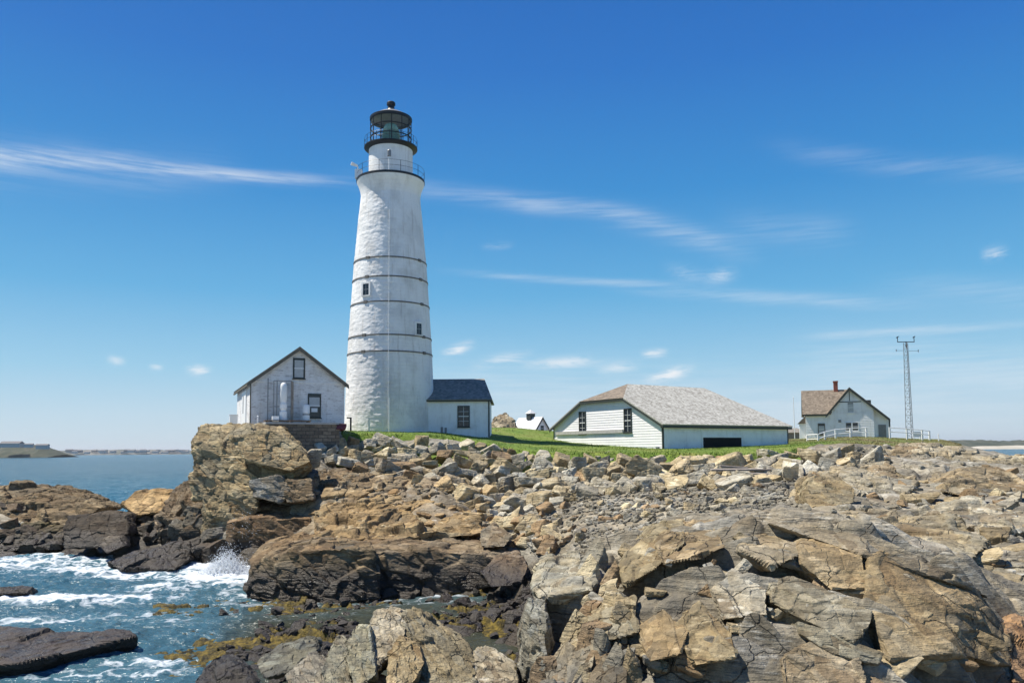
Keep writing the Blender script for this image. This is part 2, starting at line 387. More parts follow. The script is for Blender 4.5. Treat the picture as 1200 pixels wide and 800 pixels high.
# ------------------------------------------------------------------ terrain height table: rows = distance, columns = photo column
COLS = np.array([-700, -300, -100, 0, 100, 200, 235, 270, 320, 400, 500, 570, 600, 640, 700, 800, 900, 1000, 1100, 1200, 1350, 1700], float)
ROWS = np.array([5, 8, 12, 14, 16, 18, 20, 25, 30, 32.5, 34, 36, 42, 45, 48, 51, 54, 60, 68, 80, 100, 140, 200, 320], float)
Zt = [
 # -700 -300 -100    0   100   200   235   270   320   400   500   570   600   640   700   800   900  1000  1100  1200  1350  1700
 [-1, -1.2, -1.2, -1.2, -1.2, -1.2, -1.0, -1., -.5, .6, 1.3, 1.6, 1.8, 2.2, 0.2, 0.2, 0.2, 0.2, 0.2, 0.2, 2.0, 3.0],  # 5
 [-1, -1.2, -1.2, -1.2, -1.2, -1.2, -1.0, -1., -.4, .6, 1.2, 1.5, 1.8, 0.4, 0.3, 0.3, 0.3, 0.3, 0.3, 0.5, 2.0, 3.2],  # 8
 [-1, -1.2, -1.2, -1.2, -1.2, -1.2, -1.0, -.9, -.1, .9, 1.2, 1.2, 1.6, 1.0, 1.2, 1.5, 1.6, 1.7, 1.5, 1.0, 2.2, 3.4],  # 12
 [-1, -1.2, -1.2, -1.2, -1.2, -1.2, -1.0, -.9, .2, 1.4, 1.6, 1.0, 1.3, 1.7, 2.3, 2.9, 3.1, 3.2, 3.0, 1.6, 2.4, 3.6],  # 14
 [-1, -1.2, -1.2, -1.2, -1.2, -1.2, -1.0, -.8, .2, 1.4, 1.4, .7, .9, 2.2, 3.0, 3.85, 4.2, 4.2, 3.9, 2.3, 2.7, 3.8],  # 16
 [-1, -1.2, -1.2, -1.2, -1.2, -1.2, -1.0, -.7, -.2,   .7,   .8,   .2,   .5,  2.1,  3.5,  4.1,  4.35, 4.1,  3.5,  2.7,  3.0,  4.0],  # 18
 [-1, -1.2, -1.2, -1.2, -1.2, -1.2, -1.0, -.6, -0.15, -0.12, -0.08, -0.15, -0.1, 1.6, 3.6, 4.15, 4.1, 3.6, 3.1, 2.7, 3.2, 4.2],  # 20
 [-1, -1.2, -1.2, -1.2, -1.2, -1.2, -1.0, -0.3, -0.1, -0.1, -0.08, -0.05, 0.1, .9, 2.6, 3.6, 3.8, 3.7, 3.4, 3.3, 3.7, 4.5],  # 25
 [-1, -1.2, -1.2, -1.2, -1.2, -1.2, -1.0, -0.3, -0.05, -0.07, -0.06, 0.0, 0.2, 1.1, 2.6, 3.4, 3.8, 3.9, 3.7, 3.8, 4.2, 4.8],  # 30
 [-1, -1.2, -1.2, -1.2, -1.2, -1.2, -1.0, -0.3, -0.1, -0.12, -0.08, 0.15, 0.5, 1.5, 2.7, 3.4, 3.9, 4.0, 3.9, 4.0, 4.4, 4.9],  # 32.5
 [-1, -1.2, -1.2, -1.2, -1.2, -1.2, -1.0, -.4, -0.2, 0.1, 0.2, 0.3, 0.6, 1.9, 2.9, 3.5, 3.95, 4.0, 4.0, 4.1, 4.5, 5.0],  # 34
 [-1, -1.2, -1.2, -1.2, -1.2, -1.1, -.9, -0.4, -0.1, 1.2, 1.2, 1.2, 1.7, 2.4, 3.1, 3.6, 4.0, 4.1, 4.1, 4.2, 4.6, 5.0],  # 36
 [-1, -1.0, -.8, -.8, -.8, -.2, 0.0, 0.0, 0.4, 2.6, 3.4, 2.9, 2.7, 3.1, 3.6, 3.9, 4.2, 4.8, 4.8, 4.9, 4.9, 5.2],  # 42
 [-1, -.8, -.3, -.3, -.2, .6, 1.4, 2.0, 2.8, 4.0, 4.1, 3.5, 3.3, 3.7, 4.0, 4.2, 4.5, 5.0, 4.85, 4.5, 4.5, 4.6],  # 45
 [-1, 0., .6, .6, .4, 1.4, 2.6, 6.0, 6.2, 4.8, 4.7, 4.2, 4.0, 4.3, 4.5, 4.7, 4.8, 5.2, 5.05, 4.7, 4.6, 4.7],  # 48
 [-1, 1.2, 1.8, 1.9, 0.9, 2.0, 3.2, 7.0, 7.6, 5.8, 5.5, 5.0, 4.8, 5.0, 5.2, 5.2, 5.2, 5.4, 5.25, 4.8, 4.6, 4.7],  # 51
 [-1, 2.0, 2.8, 3.0, 1.3, 2.2, 3.0, 7.4, 7.7, 6.8, 6.3, 5.8, 5.6, 5.7, 5.7, 5.6, 5.5, 5.7, 5.35, 4.55, 4.6, 4.6],  # 54
 [-1, 1.6, 2.4, 2.4, 1.2, 1.0, 2.0, 7.2, 7.75, 7.5, 7.3, 6.7, 6.4, 6.3, 6.1, 5.95, 6.0, 6.25, 5.65, 4.65, 4.4, 4.3],  # 60
 [-1, -.5, -.4, -.6, -1., -1., 0.0, 4.5, 7.2, 7.7, 7.65, 7.2, 6.9, 6.7, 6.4, 6.1, 6.2, 6.6, 6.05, 4.65, 3.9, 3.8],  # 68
 [-2, -2, -2, -2, -2, -2, -1.5, 1.0, 5.0, 7.6, 7.9, 8.2, 8.2, 7.9, 7.0, 6.4, 6.5, 7.0, 6.5, 4.85, 3.0, 3.5],  # 80
 [-3, -3, -3, -3, -3, -3, -3, -2,  2,  6.0,  8.0,  8.5,  8.5,  8.2,  7.5,  7.0,  7.0,  7.3,  6.9,  3.0,  0.0,  1.0],  # 100
 [-4, -4, -4, -4, -4, -4, -4, -4, -2,  2,  6,  6.5,  7.0,  7.0,  7.0,  6.5,  6.5,  6.0,  3.0, -2, -3, -3],  # 140
 [-5, -5, -5, -5, -5, -5, -5, -5, -5, -4,  -2,  -1, 0, 0, 0, 0, 0, -2, -4, -5, -5, -5],  # 200
 [-6] * 22,
]
Zt = np.array(Zt, float)
LR = np.log(ROWS)
def base_z(x, y):
    x = np.asarray(x, float); y = np.asarray(y, float)
    yy = np.clip(y, ROWS[0], ROWS[-1]); u = np.clip(600 + x / yy * F, COLS[0], COLS[-1]); l = np.log(yy)
    ci = np.clip(np.searchsorted(COLS, u, 'right') - 1, 0, len(COLS) - 2); ri = np.clip(np.searchsorted(LR, l, 'right') - 1, 0, len(LR) - 2)
    a = (u - COLS[ci]) / (COLS[ci + 1] - COLS[ci]); b = (l - LR[ri]) / (LR[ri + 1] - LR[ri])
    a = a * a * (3 - 2 * a) * .6 + a * .4; b = b * b * (3 - 2 * b) * .6 + b * .4
    return (Zt[ri, ci] * (1 - a) + Zt[ri, ci + 1] * a) * (1 - b) + (Zt[ri + 1, ci] * (1 - a) + Zt[ri + 1, ci + 1] * a) * b

LAWN_EDGE = np.array([(200, 200), (395, 200), (400, 57.5), (460, 57.5), (520, 58.5), (600, 57), (650, 54.5), (700, 54.5), (780, 55), (860, 54.5), (920, 56), (960, 61), (1010, 63), (1050, 62), (1090, 64), (1120, 70), (1150, 200), (2000, 200)], float)
def lawn_mask(x, y):
    u = 600 + x / np.maximum(y, 1) * F
    e = np.interp(u, LAWN_EDGE[:, 0], LAWN_EDGE[:, 1])
    w = fbm(np.stack([x * .5, y * .5, np.zeros_like(x)], 1), 3, 91) * 1.2
    return sstep(-.8, .8, y - e + w) * sstep(-2, 2, 118 - y + w)
def shingle_mask(x, y):
    u = 600 + x / np.maximum(y, 1) * F
    m = sstep(640, 700, u) * (1 - sstep(900, 960, u)) * sstep(24, 28, y) * (1 - sstep(43, 47, y))
    m2 = sstep(570, 600, u) * (1 - sstep(690, 720, u)) * sstep(34, 38, y) * (1 - sstep(44, 48, y)) * .8
    m3 = sstep(470, 520, u) * sstep(50, 54, y) * (1 - sstep(680, 720, u))
    return np.maximum(np.maximum(m, m2), m3)

th = R(-28)
TONE = {}
def rock_h(x, y):
    """ledges, blocks and cracks laid over the table"""
    ca, sa = math.cos(th), math.sin(th)
    u = x * ca + y * sa; v = -x * sa + y * ca
    z0 = np.zeros_like(x)
    wob = fbm(np.stack([x * .35, y * .35, z0], 1), 3, 5) * .5
    near = 1 - sstep(17, 22, y)
    f1, r1 = facet(np.stack([u / 4.2 + wob, v / 1.9 + wob, z0], 1), 11, .3, False, .022, True)
    f2, r2 = facet(np.stack([u / 1.7, v / .72 + wob, z0], 1), 21, .6, False, .03, True)
    f3, r3 = facet(np.stack([u / .66, v / .34 + wob, z0], 1), 31, .6, False, .04, True)
    k = .45 + .9 * sstep(-.25, .3, fbm(np.stack([x * .22, y * .22, z0 + 7], 1), 3, 53))
    right = sstep(880, 960, 600 + x / np.maximum(y, 1) * F) * (1 - near)
    k = k * (1 - .6 * right)
    h = .34 * f1 + (.16 + .16 * near - .06 * right) * f2 + k * (.09 + .10 * near) * f3
    h += k * (.028 + .02 * near) * facet(np.stack([x / .22, y / .2, z0], 1), 41, .4, False, .07)
    h += .10 * fbm(np.stack([x * .5, y * .5, z0], 1), 4, 51) + .02 * fbm(np.stack([x * 3, y * 3, z0], 1), 4, 52)
    for sp_, A_s, sd_ in ((1.35, .55, 61), (.6, .15, 67)):
        qv = v / sp_ + .45 * fbm(np.stack([x * .22, y * .22, z0 + sd_], 1), 3, sd_) + .10 * r2
        fr = qv - np.floor(qv); saw = np.where(fr < .78, fr / .78, .5 + .5 * np.cos(np.pi * (fr - .78) / .22))
        ms = sstep(-.35, .25, fbm(np.stack([u * .25, np.floor(qv) * 1.7, z0], 1), 2, sd_ + 1))
        h += A_s * (.55 + .45 * near) * ms * (.5 - saw)
    TONE['t'] = .45 * r1 + .6 * r2 + .35 * r3
    return h
def belt_mask(x, y):
    u = 600 + x / np.maximum(y, 1) * F
    return sstep(372, 400, u) * (1 - sstep(930, 1000, u)) * sstep(46, 49, y + 4 * sstep(520, 620, u)) * (1 - sstep(56, 59, y))
def terrain_z(x, y):
    z = base_z(x, y); lm = lawn_mask(x, y); sh = shingle_mask(x, y)
    bl = belt_mask(x, y)
    amp = (1 - lm) * (1 - .72 * sh) * (1 - .6 * bl) * (1 - .5 * sstep(60, 110, y))
    return z + amp * rock_h(x, y) - .25 * lm - .65 * bl * (1 - lm)

def polar_grid(a0, a1, na, radii):
    ang = np.linspace(a0, a1, na); A, D = np.meshgrid(ang, radii)
    T = np.tan(A); return (D * T).ravel(), D.ravel()
def grid_faces(nr, nc):
    i = np.arange(nr * nc).reshape(nr, nc)
    return np.stack([i[:-1, :-1].ravel(), i[:-1, 1:].ravel(), i[1:, 1:].ravel(), i[1:, :-1].ravel()], 1)

rad = np.concatenate([np.geomspace(5, 11.5, 70, endpoint=False), np.geomspace(11.5, 18, 330, endpoint=False), np.geomspace(18, 62, 480, endpoint=False), np.geomspace(62, 320, 90)])
NA = 1100
gx, gy = polar_grid(R(-44), R(44), NA, rad)
gz = terrain_z(gx, gy)
gtone = TONE['t']
G = gz.reshape(len(rad), NA)
for _k in range(2):
    G[1:-1] = .25 * G[:-2] + .5 * G[1:-1] + .25 * G[2:]; G[:, 1:-1] = .25 * G[:, :-2] + .5 * G[:, 1:-1] + .25 * G[:, 2:]
gz = G.ravel()
shore = mesh_np('rocky_shore', np.stack([gx, gy, gz], 1), grid_faces(len(rad), NA), M['rock'], sharp=48)
attr(shore, 'tone', gtone * .6); tag(shore, kind='structure'); shore['label'] = 'rocky granite shore sloping down to the sea'

def hit(px, py, zfun=base_z):
    d = ray(px, py); t = np.geomspace(6, 180, 900) / d[1]
    X, Y, Z = d[0] * t, d[1] * t, CAMZ + d[2] * t
    g = zfun(X, Y); k = np.argmax(Z < g)
    return (X[k], Y[k], g[k]) if (Z < g).any() else None

# ------------------------------------------------------------------ lawn
lx, ly = polar_grid(R(-16), R(32), 420, np.geomspace(50, 135, 200))
lm = lawn_mask(lx, ly)
lz = base_z(lx, ly) - .45 + .5 * sstep(.2, .6, lm) + .05 * fbm(np.stack([lx, ly, 0 * lx], 1), 4, 61)
m, t, b = material('lawn_grass'); pos = t.new('ShaderNodeNewGeometry').outputs['Position']
n = t.noise(pos, .35, 6, .6); n2 = t.noise(pos, 6, 6, .7)
c = t.ramp(n, [(.3, (.09, .165, .018)), (.47, (.15, .225, .022)), (.6, (.20, .25, .04)), (.72, (.27, .24, .08))])
sep = t.new('ShaderNodeSeparateXYZ'); t.put(sep.inputs[0], pos)
dry = t.rng(sep.outputs[0], 22, 30); c = t.mix(t.math('MULTIPLY', dry, t.rng(n, .35, .6, .3, 1.)), c, (.20, .165, .065))
t.put(b.inputs['Base Color'], t.mix(1, c, t.rng(n2, .3, .7, .6, 1.35, False), 'MULTIPLY')); b.inputs['Roughness'].default_value = .9
t.put(b.inputs['Normal'], t.bump(n2, 1, .15)); M['grass'] = m
lawn = mesh_np('lawn', np.stack([lx, ly, lz], 1), grid_faces(200, 420), M['grass']); tag(lawn, kind='structure')
# grass blades over the lawn and in a ragged fringe along its edge
nb = np.random.default_rng(3)
bx = []; 
N = 70000
a = nb.uniform(R(-13), R(30), N); d = np.exp(nb.uniform(np.log(54), np.log(92), N)); X = d * np.tan(a); Y = d
mk = lawn_mask(X, Y) > nb.uniform(.12, .5, N); X, Y = X[mk], Y[mk]; Zb = base_z(X, Y) + .03
k = len(X); hgt = nb.uniform(.04, .11, k) * np.where(lawn_mask(X, Y) < .9, nb.uniform(.8, 1.8, k), 1); an = nb.uniform(0, 6.28, k); w = nb.uniform(.02, .05, k)
lean = nb.normal(0, .06, (k, 2))
V = np.empty((k, 3, 3)); V[:, 0] = np.stack([X - w * np.cos(an), Y - w * np.sin(an), Zb - .05], 1); V[:, 1] = np.stack([X + w * np.cos(an), Y + w * np.sin(an), Zb - .05], 1)
V[:, 2] = np.stack([X + lean[:, 0], Y + lean[:, 1], Zb + hgt], 1)
tag(mesh_np('grass', V.reshape(-1, 3), np.arange(3 * k).reshape(-1, 3), M['grass'], smooth=False), 'short green turf blades growing over the lawn', 'grass', kind='stuff')

# ------------------------------------------------------------------ rocks
ICO = {}
def ico(n):
    if n not in ICO:
        bm = bmesh.new(); bmesh.ops.create_icosphere(bm, subdivisions=n, radius=1)
        ICO[n] = (np.array([v.co for v in bm.verts]), np.array([[v.index for v in f.verts] for f in bm.faces])); bm.free()
    return ICO[n]

def poly_radius(dirs, N_, d_, soft=.02):
    dots = dirs @ N_.T
    r = np.where(dots > 1e-4, d_[None, :] / np.maximum(dots, 1e-4), 1e3)
    m_ = r.min(1, keepdims=True); k_ = soft * m_
    return (m_ - k_ * np.log(np.exp(-(np.minimum(r, m_ * 3) - m_) / k_).sum(1, keepdims=True)))[:, 0]

def vnormals(V, Fc):
    n = np.cross(V[Fc[:, 1]] - V[Fc[:, 0]], V[Fc[:, 2]] - V[Fc[:, 0]]); N_ = np.zeros_like(V)
    for k in range(3):
        for c_ in range(3): N_[:, c_] += np.bincount(Fc[:, k], n[:, c_], len(V))
    return N_ / np.maximum(np.linalg.norm(N_, axis=1, keepdims=True), 1e-9)
def detail(V, Fc, size, amp, seed, aniso=None, grit=.014):
    """push the surface in and out by flat facets and fine noise (size = metres across)"""
    p = V if aniso is None else V @ aniso
    s = size
    f1, r1 = facet(p / (s * .40) + seed, seed, .12, soft=.018, ident=True); f2, r2 = facet(p / (s * .17) + seed, seed + 9, .45, soft=.025, ident=True)
    d = amp * s * (.075 * f1 + .036 * f2 + grit * facet(p / (s * .06) + seed, seed + 19, .35, soft=.06) + .010 * fbm(p / (s * .3), 4, seed) + .005 * fbm(p / (s * .05), 3, seed + 2))
    TONE['t'] = .5 * r1 + .5 * r2
    return V + vnormals(V, Fc) * d[:, None]

AN = np.array(Matrix.Rotation(R(-35), 3, 'Z') @ Matrix.Rotation(R(30), 3, 'Y')) @ np.diag((.75, .85, 1.7))
AF = np.array(Matrix.Rotation(R(-18), 3, 'Y') @ Matrix.Rotation(R(25), 3, 'Z')) @ np.diag((2.3, .8, .5))
def proto_rock(seed, n=4, flat=(1, 1, 1), planes=11, amp=1.0):
    r = np.random.default_rng(seed)
    Nn = r.normal(size=(planes, 3)); Nn /= np.linalg.norm(Nn, axis=1, keepdims=True)
    box_ = np.array([(1, 0, 0), (-1, 0, 0), (0, 1, 0), (0, -1, 0), (0, 0, 1), (0, 0, -1)], float) + r.normal(0, .18, (6, 3))
    box_ /= np.linalg.norm(box_, axis=1, keepdims=True)
    NN = np.vstack([box_, Nn]); dd = np.concatenate([r.uniform(.62, .85, 6), r.uniform(.78, 1.05, planes)])
    D, Fc = ico(n); V = D * poly_radius(D, NN, dd, .045)[:, None] * np.array(flat)
    V = detail(V, Fc, 1.5, .6 * amp, seed % 97)
    return V, Fc

def hull_planes(pts):
    bm = bmesh.new()
    for p in pts: bm.verts.new(p)
    bmesh.ops.convex_hull(bm, input=bm.verts[:])
    bm.normal_update(); c = np.mean(pts, 0); NN = []; dd = []
    for f in bm.faces:
        n = np.array(f.normal); d = float(n @ (np.array(f.verts[0].co) - c))
        if d < 0: n, d = -n, -d
        if f.calc_area() > 1e-5 and d > 1e-3 and not any((n @ k > .9995) and abs(d - e) < 1e-3 for k, e in zip(NN, dd)): NN.append(n); dd.append(d)
    bm.free(); return np.array(NN), np.array(dd), c

rock_seed = [100]
def on_slope(verts, proud=.34):
    out = []
    for (px, py, D) in verts:
        h_ = hit(px, py); d_ = D
        if h_ is not None and h_[1] < 18: d_ = h_[1] - proud
        elif D < 18: d_ = 16.6
        out.append((px, py, d_))
    return out
def hull_rock(name, label, cat, verts, back=2.0, drop=.6, n=6, amp=1.0, tone=(1, 1, 1), soft=.006, group=None, shrink=.8, aniso=AN):
    """verts: the corners the photograph shows, as (column, row, distance); the block gets its own depth behind them"""
    rock_seed[0] += 7
    if name == 'rock_slab' and np.mean([v_[2] for v_ in verts]) < 18: verts = on_slope(verts)
    pts = [P(*v) for v in verts]; c0 = np.mean(pts, 0)
    pts += [np.array((c0[0] + (p[0] - c0[0]) * shrink, p[1] + back, p[2] - drop)) for p in pts]
    pts = np.array(pts); NN, dd, c = hull_planes(pts)
    ev, U = np.linalg.eigh(np.cov((pts - c).T)); S = U @ np.diag(np.sqrt(np.maximum(ev, .06 * ev.max()))) @ U.T
    wpx = max(v_[0] for v_ in verts) - min(v_[0] for v_ in verts)
    n = 7 if (wpx > 75 and n == 6) else n
    D, Fc = ico(n); D = D @ S.T; D /= np.linalg.norm(D, axis=1, keepdims=True)
    V = c + D * poly_radius(D, NN, dd, soft)[:, None]
    size = float(np.sqrt(ev.mean()) * 2.6)
    V = detail(V, Fc, min(size, 4.5), amp * (.5 if name == 'rock_slab' else .75), rock_seed[0] % 89, aniso, .007 if name == 'rock_slab' else .014)
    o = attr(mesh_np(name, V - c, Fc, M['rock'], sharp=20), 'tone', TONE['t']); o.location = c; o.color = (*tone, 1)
    tag(o, label, cat, group, 'thing'); return o

T_DARK = (.25, .22, .2); T_GREY = (.85, .87, .9); T_TAN = (1.05, 1.0, .9); T_ORANGE = (1.1, .96, .70); T_PALE = (1.3, 1.28, 1.22); T_BROWN = (.85, .76, .64)
exec_rocks = []
HR = hull_rock
# cliff under the brick signal house
HR('cliff_outcrop', 'tall tan cliff block carrying the stone wall and brick house', 'cliff', [(222, 520, 46), (232, 500, 47), (275, 497, 48), (330, 500, 48), (358, 530, 45.5), (362, 545, 45), (335, 565, 44.5), (270, 580, 44.5), (226, 585, 46)], 4, .3, 6, 1.1, (1.28, 1.16, .9))
HR('cliff_slab', 'slanting tan slab leaning on the cliff below the stone wall', 'rock', [(268, 512, 44.8), (312, 502, 45.5), (352, 522, 45), (364, 540, 44.5), (340, 552, 44), (285, 538, 44.2)], 2, .6, 6, .8, (1.3, 1.16, .88))
HR('cliff_outcrop', 'lower left tan buttress of the cliff with a wet foot', 'cliff', [(238, 580, 44.5), (262, 562, 45), (298, 575, 44.4), (302, 600, 44), (268, 640, 43.5), (248, 655, 43.5), (232, 625, 44.5)], 3, .2, 6, 1.1, T_ORANGE)
HR('rock_outcrop', 'grey block wedged in the middle of the cliff', 'rock', [(290, 562, 44), (330, 556, 44), (340, 572, 43.7), (332, 590, 43.5), (295, 582, 43.5)], 2, .2, 5, .9, T_GREY)
HR('rock_outcrop', 'brown ledge block right of the grey cliff block', 'rock', [(330, 562, 44), (365, 560, 44), (368, 585, 43.4), (335, 590, 43.4)], 2.5, .2, 5, .9, T_BROWN)
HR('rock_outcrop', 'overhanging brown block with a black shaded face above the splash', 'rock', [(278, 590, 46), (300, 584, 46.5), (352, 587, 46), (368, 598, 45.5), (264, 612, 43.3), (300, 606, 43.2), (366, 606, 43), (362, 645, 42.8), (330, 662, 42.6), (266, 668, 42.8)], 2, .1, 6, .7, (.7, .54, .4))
# bedrock ledges in the middle
HR('rock_ledge', 'rust brown sloping ledge slab below the boulder heap', 'rock ledge', [(368, 600, 41), (385, 588, 43), (470, 578, 43.5), (560, 600, 40.5), (570, 625, 37.5), (470, 632, 36.5), (366, 632, 37)], 3, .5, 6, 1.3, T_ORANGE)
HR('rock_ledge', 'long tan ledge stepping down to the right above the rust slab', 'rock ledge', [(395, 570, 45), (405, 556, 46.5), (450, 552, 47), (520, 575, 44.5), (560, 592, 42.5), (470, 590, 42), (400, 590, 43)], 3, .5, 6, 1.3, T_TAN)
HR('rock_ledge', 'upper brown ledge under the pale cut block', 'rock ledge', [(362, 562, 46.3), (380, 549, 47.5), (440, 553, 47), (470, 566, 46), (410, 577, 45)], 3, .5, 6, 1.2, T_BROWN)
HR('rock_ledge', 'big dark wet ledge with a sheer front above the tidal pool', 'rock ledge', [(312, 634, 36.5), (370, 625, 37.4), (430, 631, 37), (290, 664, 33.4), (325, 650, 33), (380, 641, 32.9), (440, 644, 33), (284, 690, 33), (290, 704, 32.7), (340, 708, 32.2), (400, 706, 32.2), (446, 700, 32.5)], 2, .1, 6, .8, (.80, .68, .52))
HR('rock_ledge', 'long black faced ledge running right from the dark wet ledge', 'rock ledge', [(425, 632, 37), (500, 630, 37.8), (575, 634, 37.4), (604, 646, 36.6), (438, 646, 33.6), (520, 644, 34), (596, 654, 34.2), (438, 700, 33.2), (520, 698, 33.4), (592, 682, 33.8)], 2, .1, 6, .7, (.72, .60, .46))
HR('boulder', 'rounded dark boulder at the right end of the black ledge', 'boulder', [(562, 668, 32), (580, 652, 33), (610, 648, 33), (620, 662, 31.8), (612, 682, 30.8), (575, 688, 30.6)], 1.5, .1, 5, .8, (.6, .5, .42))
HR('boulder', 'dark wedge shaped boulder on the slope above the black ledge', 'boulder', [(562, 622, 36), (578, 612, 37), (600, 628, 35.5), (592, 640, 34.8), (565, 640, 35)], 1.5, .1, 5, .7, (.7, .64, .55))
# left point
HR('rock_outcrop', 'long low brown point of rock at the left edge', 'rock', [(-60, 585, 52), (-30, 570, 56), (30, 568, 57), (75, 578, 56), (120, 594, 53.5), (90, 612, 51), (20, 628, 49.5), (-70, 632, 49)], 5, .3, 6, 1.3, (.72, .60, .44))
HR('rock_outcrop', 'low weedy rock shelf at the foot of the left point', 'rock', [(-30, 628, 49.5), (30, 612, 50.5), (78, 615, 50), (70, 640, 47.6), (10, 645, 47), (-40, 645, 47)], 2, .2, 6, 1.2, (.40, .34, .2))
HR('boulder', 'large square dark boulder standing at the water edge', 'boulder', [(74, 620, 46.5), (80, 605, 47.5), (120, 599, 48.5), (147, 603, 47.8), (150, 625, 46.2), (120, 640, 45.4), (76, 642, 45.6)], 2, .1, 6, .7, T_DARK)
HR('boulder', 'golden brown rounded boulder between the point and the cliff', 'boulder', [(143, 590, 51), (158, 576, 52), (180, 572, 52), (202, 576, 51.5), (196, 598, 49.6), (160, 604, 49.4)], 2.5, .2, 6, .8, (1.15, .85, .5))
HR('boulder', 'long flat black boulder lying at the water edge below the cliff', 'boulder', [(128, 660, 41.5), (150, 648, 43), (200, 636, 43.5), (222, 634, 43.3), (224, 655, 42), (205, 667, 40.8), (140, 668, 40.6)], 1.5, .1, 6, .9, (.35, .3, .26))
HR('boulder', 'small dark boulder beside the square boulder', 'boulder', [(112, 636, 45), (122, 629, 45.6), (140, 628, 45.4), (145, 640, 44.6), (125, 648, 44)], 1.2, .1, 5, .8, (.5, .44, .38))
HR('rock_outcrop', 'jagged brown rocks piled between golden boulder and cliff', 'rock', [(175, 612, 48), (205, 575, 50), (222, 565, 50), (240, 585, 47.5), (236, 620, 46), (215, 640, 44.5), (185, 635, 45.5)], 3, .2, 6, 1.9, (.62, .52, .42))
HR('rock_outcrop', 'low dark reef in the water at the lower left corner', 'rock', [(-40, 748, 25), (-20, 734, 25.8), (30, 746, 25), (90, 741, 25.4), (150, 740, 25.4), (160, 746, 24.8), (90, 762, 23.4), (20, 778, 22.3), (-50, 782, 22)], .8, 1.1, 6, .45, (.75, .52, .42))
HR('rock_outcrop', 'thin brown reef awash off the left point', 'rock', [(-10, 690, 34.3), (20, 686, 34.8), (38, 688, 34.6), (30, 694, 33.4), (-10, 696, 33)], .8, .4, 5, 1, (.45, .38, .3))
HR('boulder', 'slate grey pointed boulder at the bottom edge by the water', 'boulder', [(228, 795, 19.5), (250, 768, 20.5), (270, 775, 20.2), (300, 800, 19.2), (290, 815, 18.6), (225, 815, 18.6)], 1, .2, 5, .9, (.45, .46, .5))
# foreground fin rocks
FN = 'upright slabs of the foreground fin'
HR('rock_fin', 'pale rounded fin, tallest of the upright slabs in the foreground', 'rock', [(428, 745, 16.6), (440, 716, 17), (455, 710, 17.2), (472, 716, 17), (478, 728, 16.6), (470, 760, 15.8), (430, 790, 15.2)], 1.2, .3, 6, .8, T_PALE, aniso=AF)
HR('rock_fin', 'thin grey green slab leaning left of the tallest foreground fin', 'rock', [(408, 745, 16), (420, 730, 16.4), (432, 735, 16.2), (440, 790, 15), (415, 810, 14.6), (406, 770, 15.4)], .8, .3, 6, .8, (1.1, 1.15, 1.05), aniso=AF)
HR('rock_fin', 'lower leaning grey slab at the left of the fin group', 'rock', [(382, 765, 15.8), (398, 744, 16.2), (409, 752, 16), (412, 800, 14.8), (385, 815, 14.4), (378, 785, 15.2)], .8, .3, 6, .8, (1.0, 1.05, 1.0), aniso=AF)
HR('rock_fin', 'brown and buff block right of the tallest foreground fin', 'rock', [(455, 765, 15.6), (470, 745, 16), (492, 755, 15.8), (498, 775, 15.3), (480, 810, 14.5), (452, 812, 14.4)], .9, .3, 6, .8, T_ORANGE, aniso=AF)
HR('rock_fin', 'dark backed ridge with pale crest sloping right from the fin', 'rock', [(470, 720, 17), (485, 712, 17.4), (505, 738, 17), (545, 752, 16.6), (560, 775, 16), (555, 812, 15), (490, 815, 14.8), (478, 770, 15.8)], 1.2, .3, 6, .9, (.9, .85, .7), aniso=AF)
HR('rock_fin', 'buff slab at the right foot of the fin ridge', 'rock', [(550, 762, 16.4), (575, 758, 16.6), (605, 775, 16), (610, 815, 15), (555, 815, 15)], 1, .3, 6, .9, T_PALE, aniso=AF)
HR('rock_fin', 'small pale peak low at the left of the fin group', 'rock', [(336, 790, 16), (362, 762, 16.8), (385, 785, 16), (388, 815, 15), (338, 815, 15)], 1, .3, 6, .9, T_PALE, aniso=AF)
HR('boulder', 'flat grey slab lying behind the small pale peak', 'boulder', [(300, 775, 18.4), (330, 752, 19.5), (368, 746, 20), (372, 760, 19), (345, 785, 17.8), (308, 795, 17.5)], 1, .3, 6, .8, (.8, .85, .78))
# right foreground massif
MS = 'slabs'
HR('rock_slab', 'great brown slab with a shaded right side at the lower right', 'rock slab', [(1020, 652, 14.6), (1035, 646, 15.2), (1082, 690, 13.6), (1122, 722, 12.8), (1112, 765, 12.1), (1045, 772, 12), (1016, 700, 13.4), (1150, 700, 14.5), (1182, 735, 13.8), (1186, 780, 13)], 2.2, .5, 6, .7, (1.0, .86, .64))
HR('rock_slab', 'smooth brown leaning face at the middle of the right massif', 'rock slab', [(937, 640, 15.6), (942, 618, 16.6), (985, 622, 16.4), (1010, 650, 15.6), (1018, 690, 14), (975, 690, 13.9), (940, 660, 14.8)], 2, .4, 6, .7, (1.1, .92, .66))
HR('rock_slab', 'long narrow crest slab along the top of the right massif', 'rock slab', [(900, 612, 17.4), (960, 614, 17.2), (1040, 640, 16.4), (1110, 668, 15.6), (1160, 700, 14.8), (1100, 678, 14.9), (1010, 650, 15.9), (920, 622, 16.8)], 1.6, .3, 6, .8, (1.0, .95, .86))
HR('rock_slab', 'grey brown block with a rounded lip below the leaning face', 'rock slab', [(902, 682, 13.8), (930, 675, 14), (1000, 712, 12.9), (1022, 715, 12.8), (1020, 735, 12.3), (1000, 752, 12), (940, 725, 12.5), (905, 705, 13)], 1.6, .4, 6, .9, (.85, .82, .72))
HR('rock_slab', 'long low slab under the lip block in the right massif', 'rock slab', [(935, 728, 12.4), (960, 735, 12.3), (1035, 765, 11.9), (1030, 778, 11.6), (975, 765, 11.7), (938, 742, 12)], 1.2, .4, 6, .8, (.8, .78, .68))
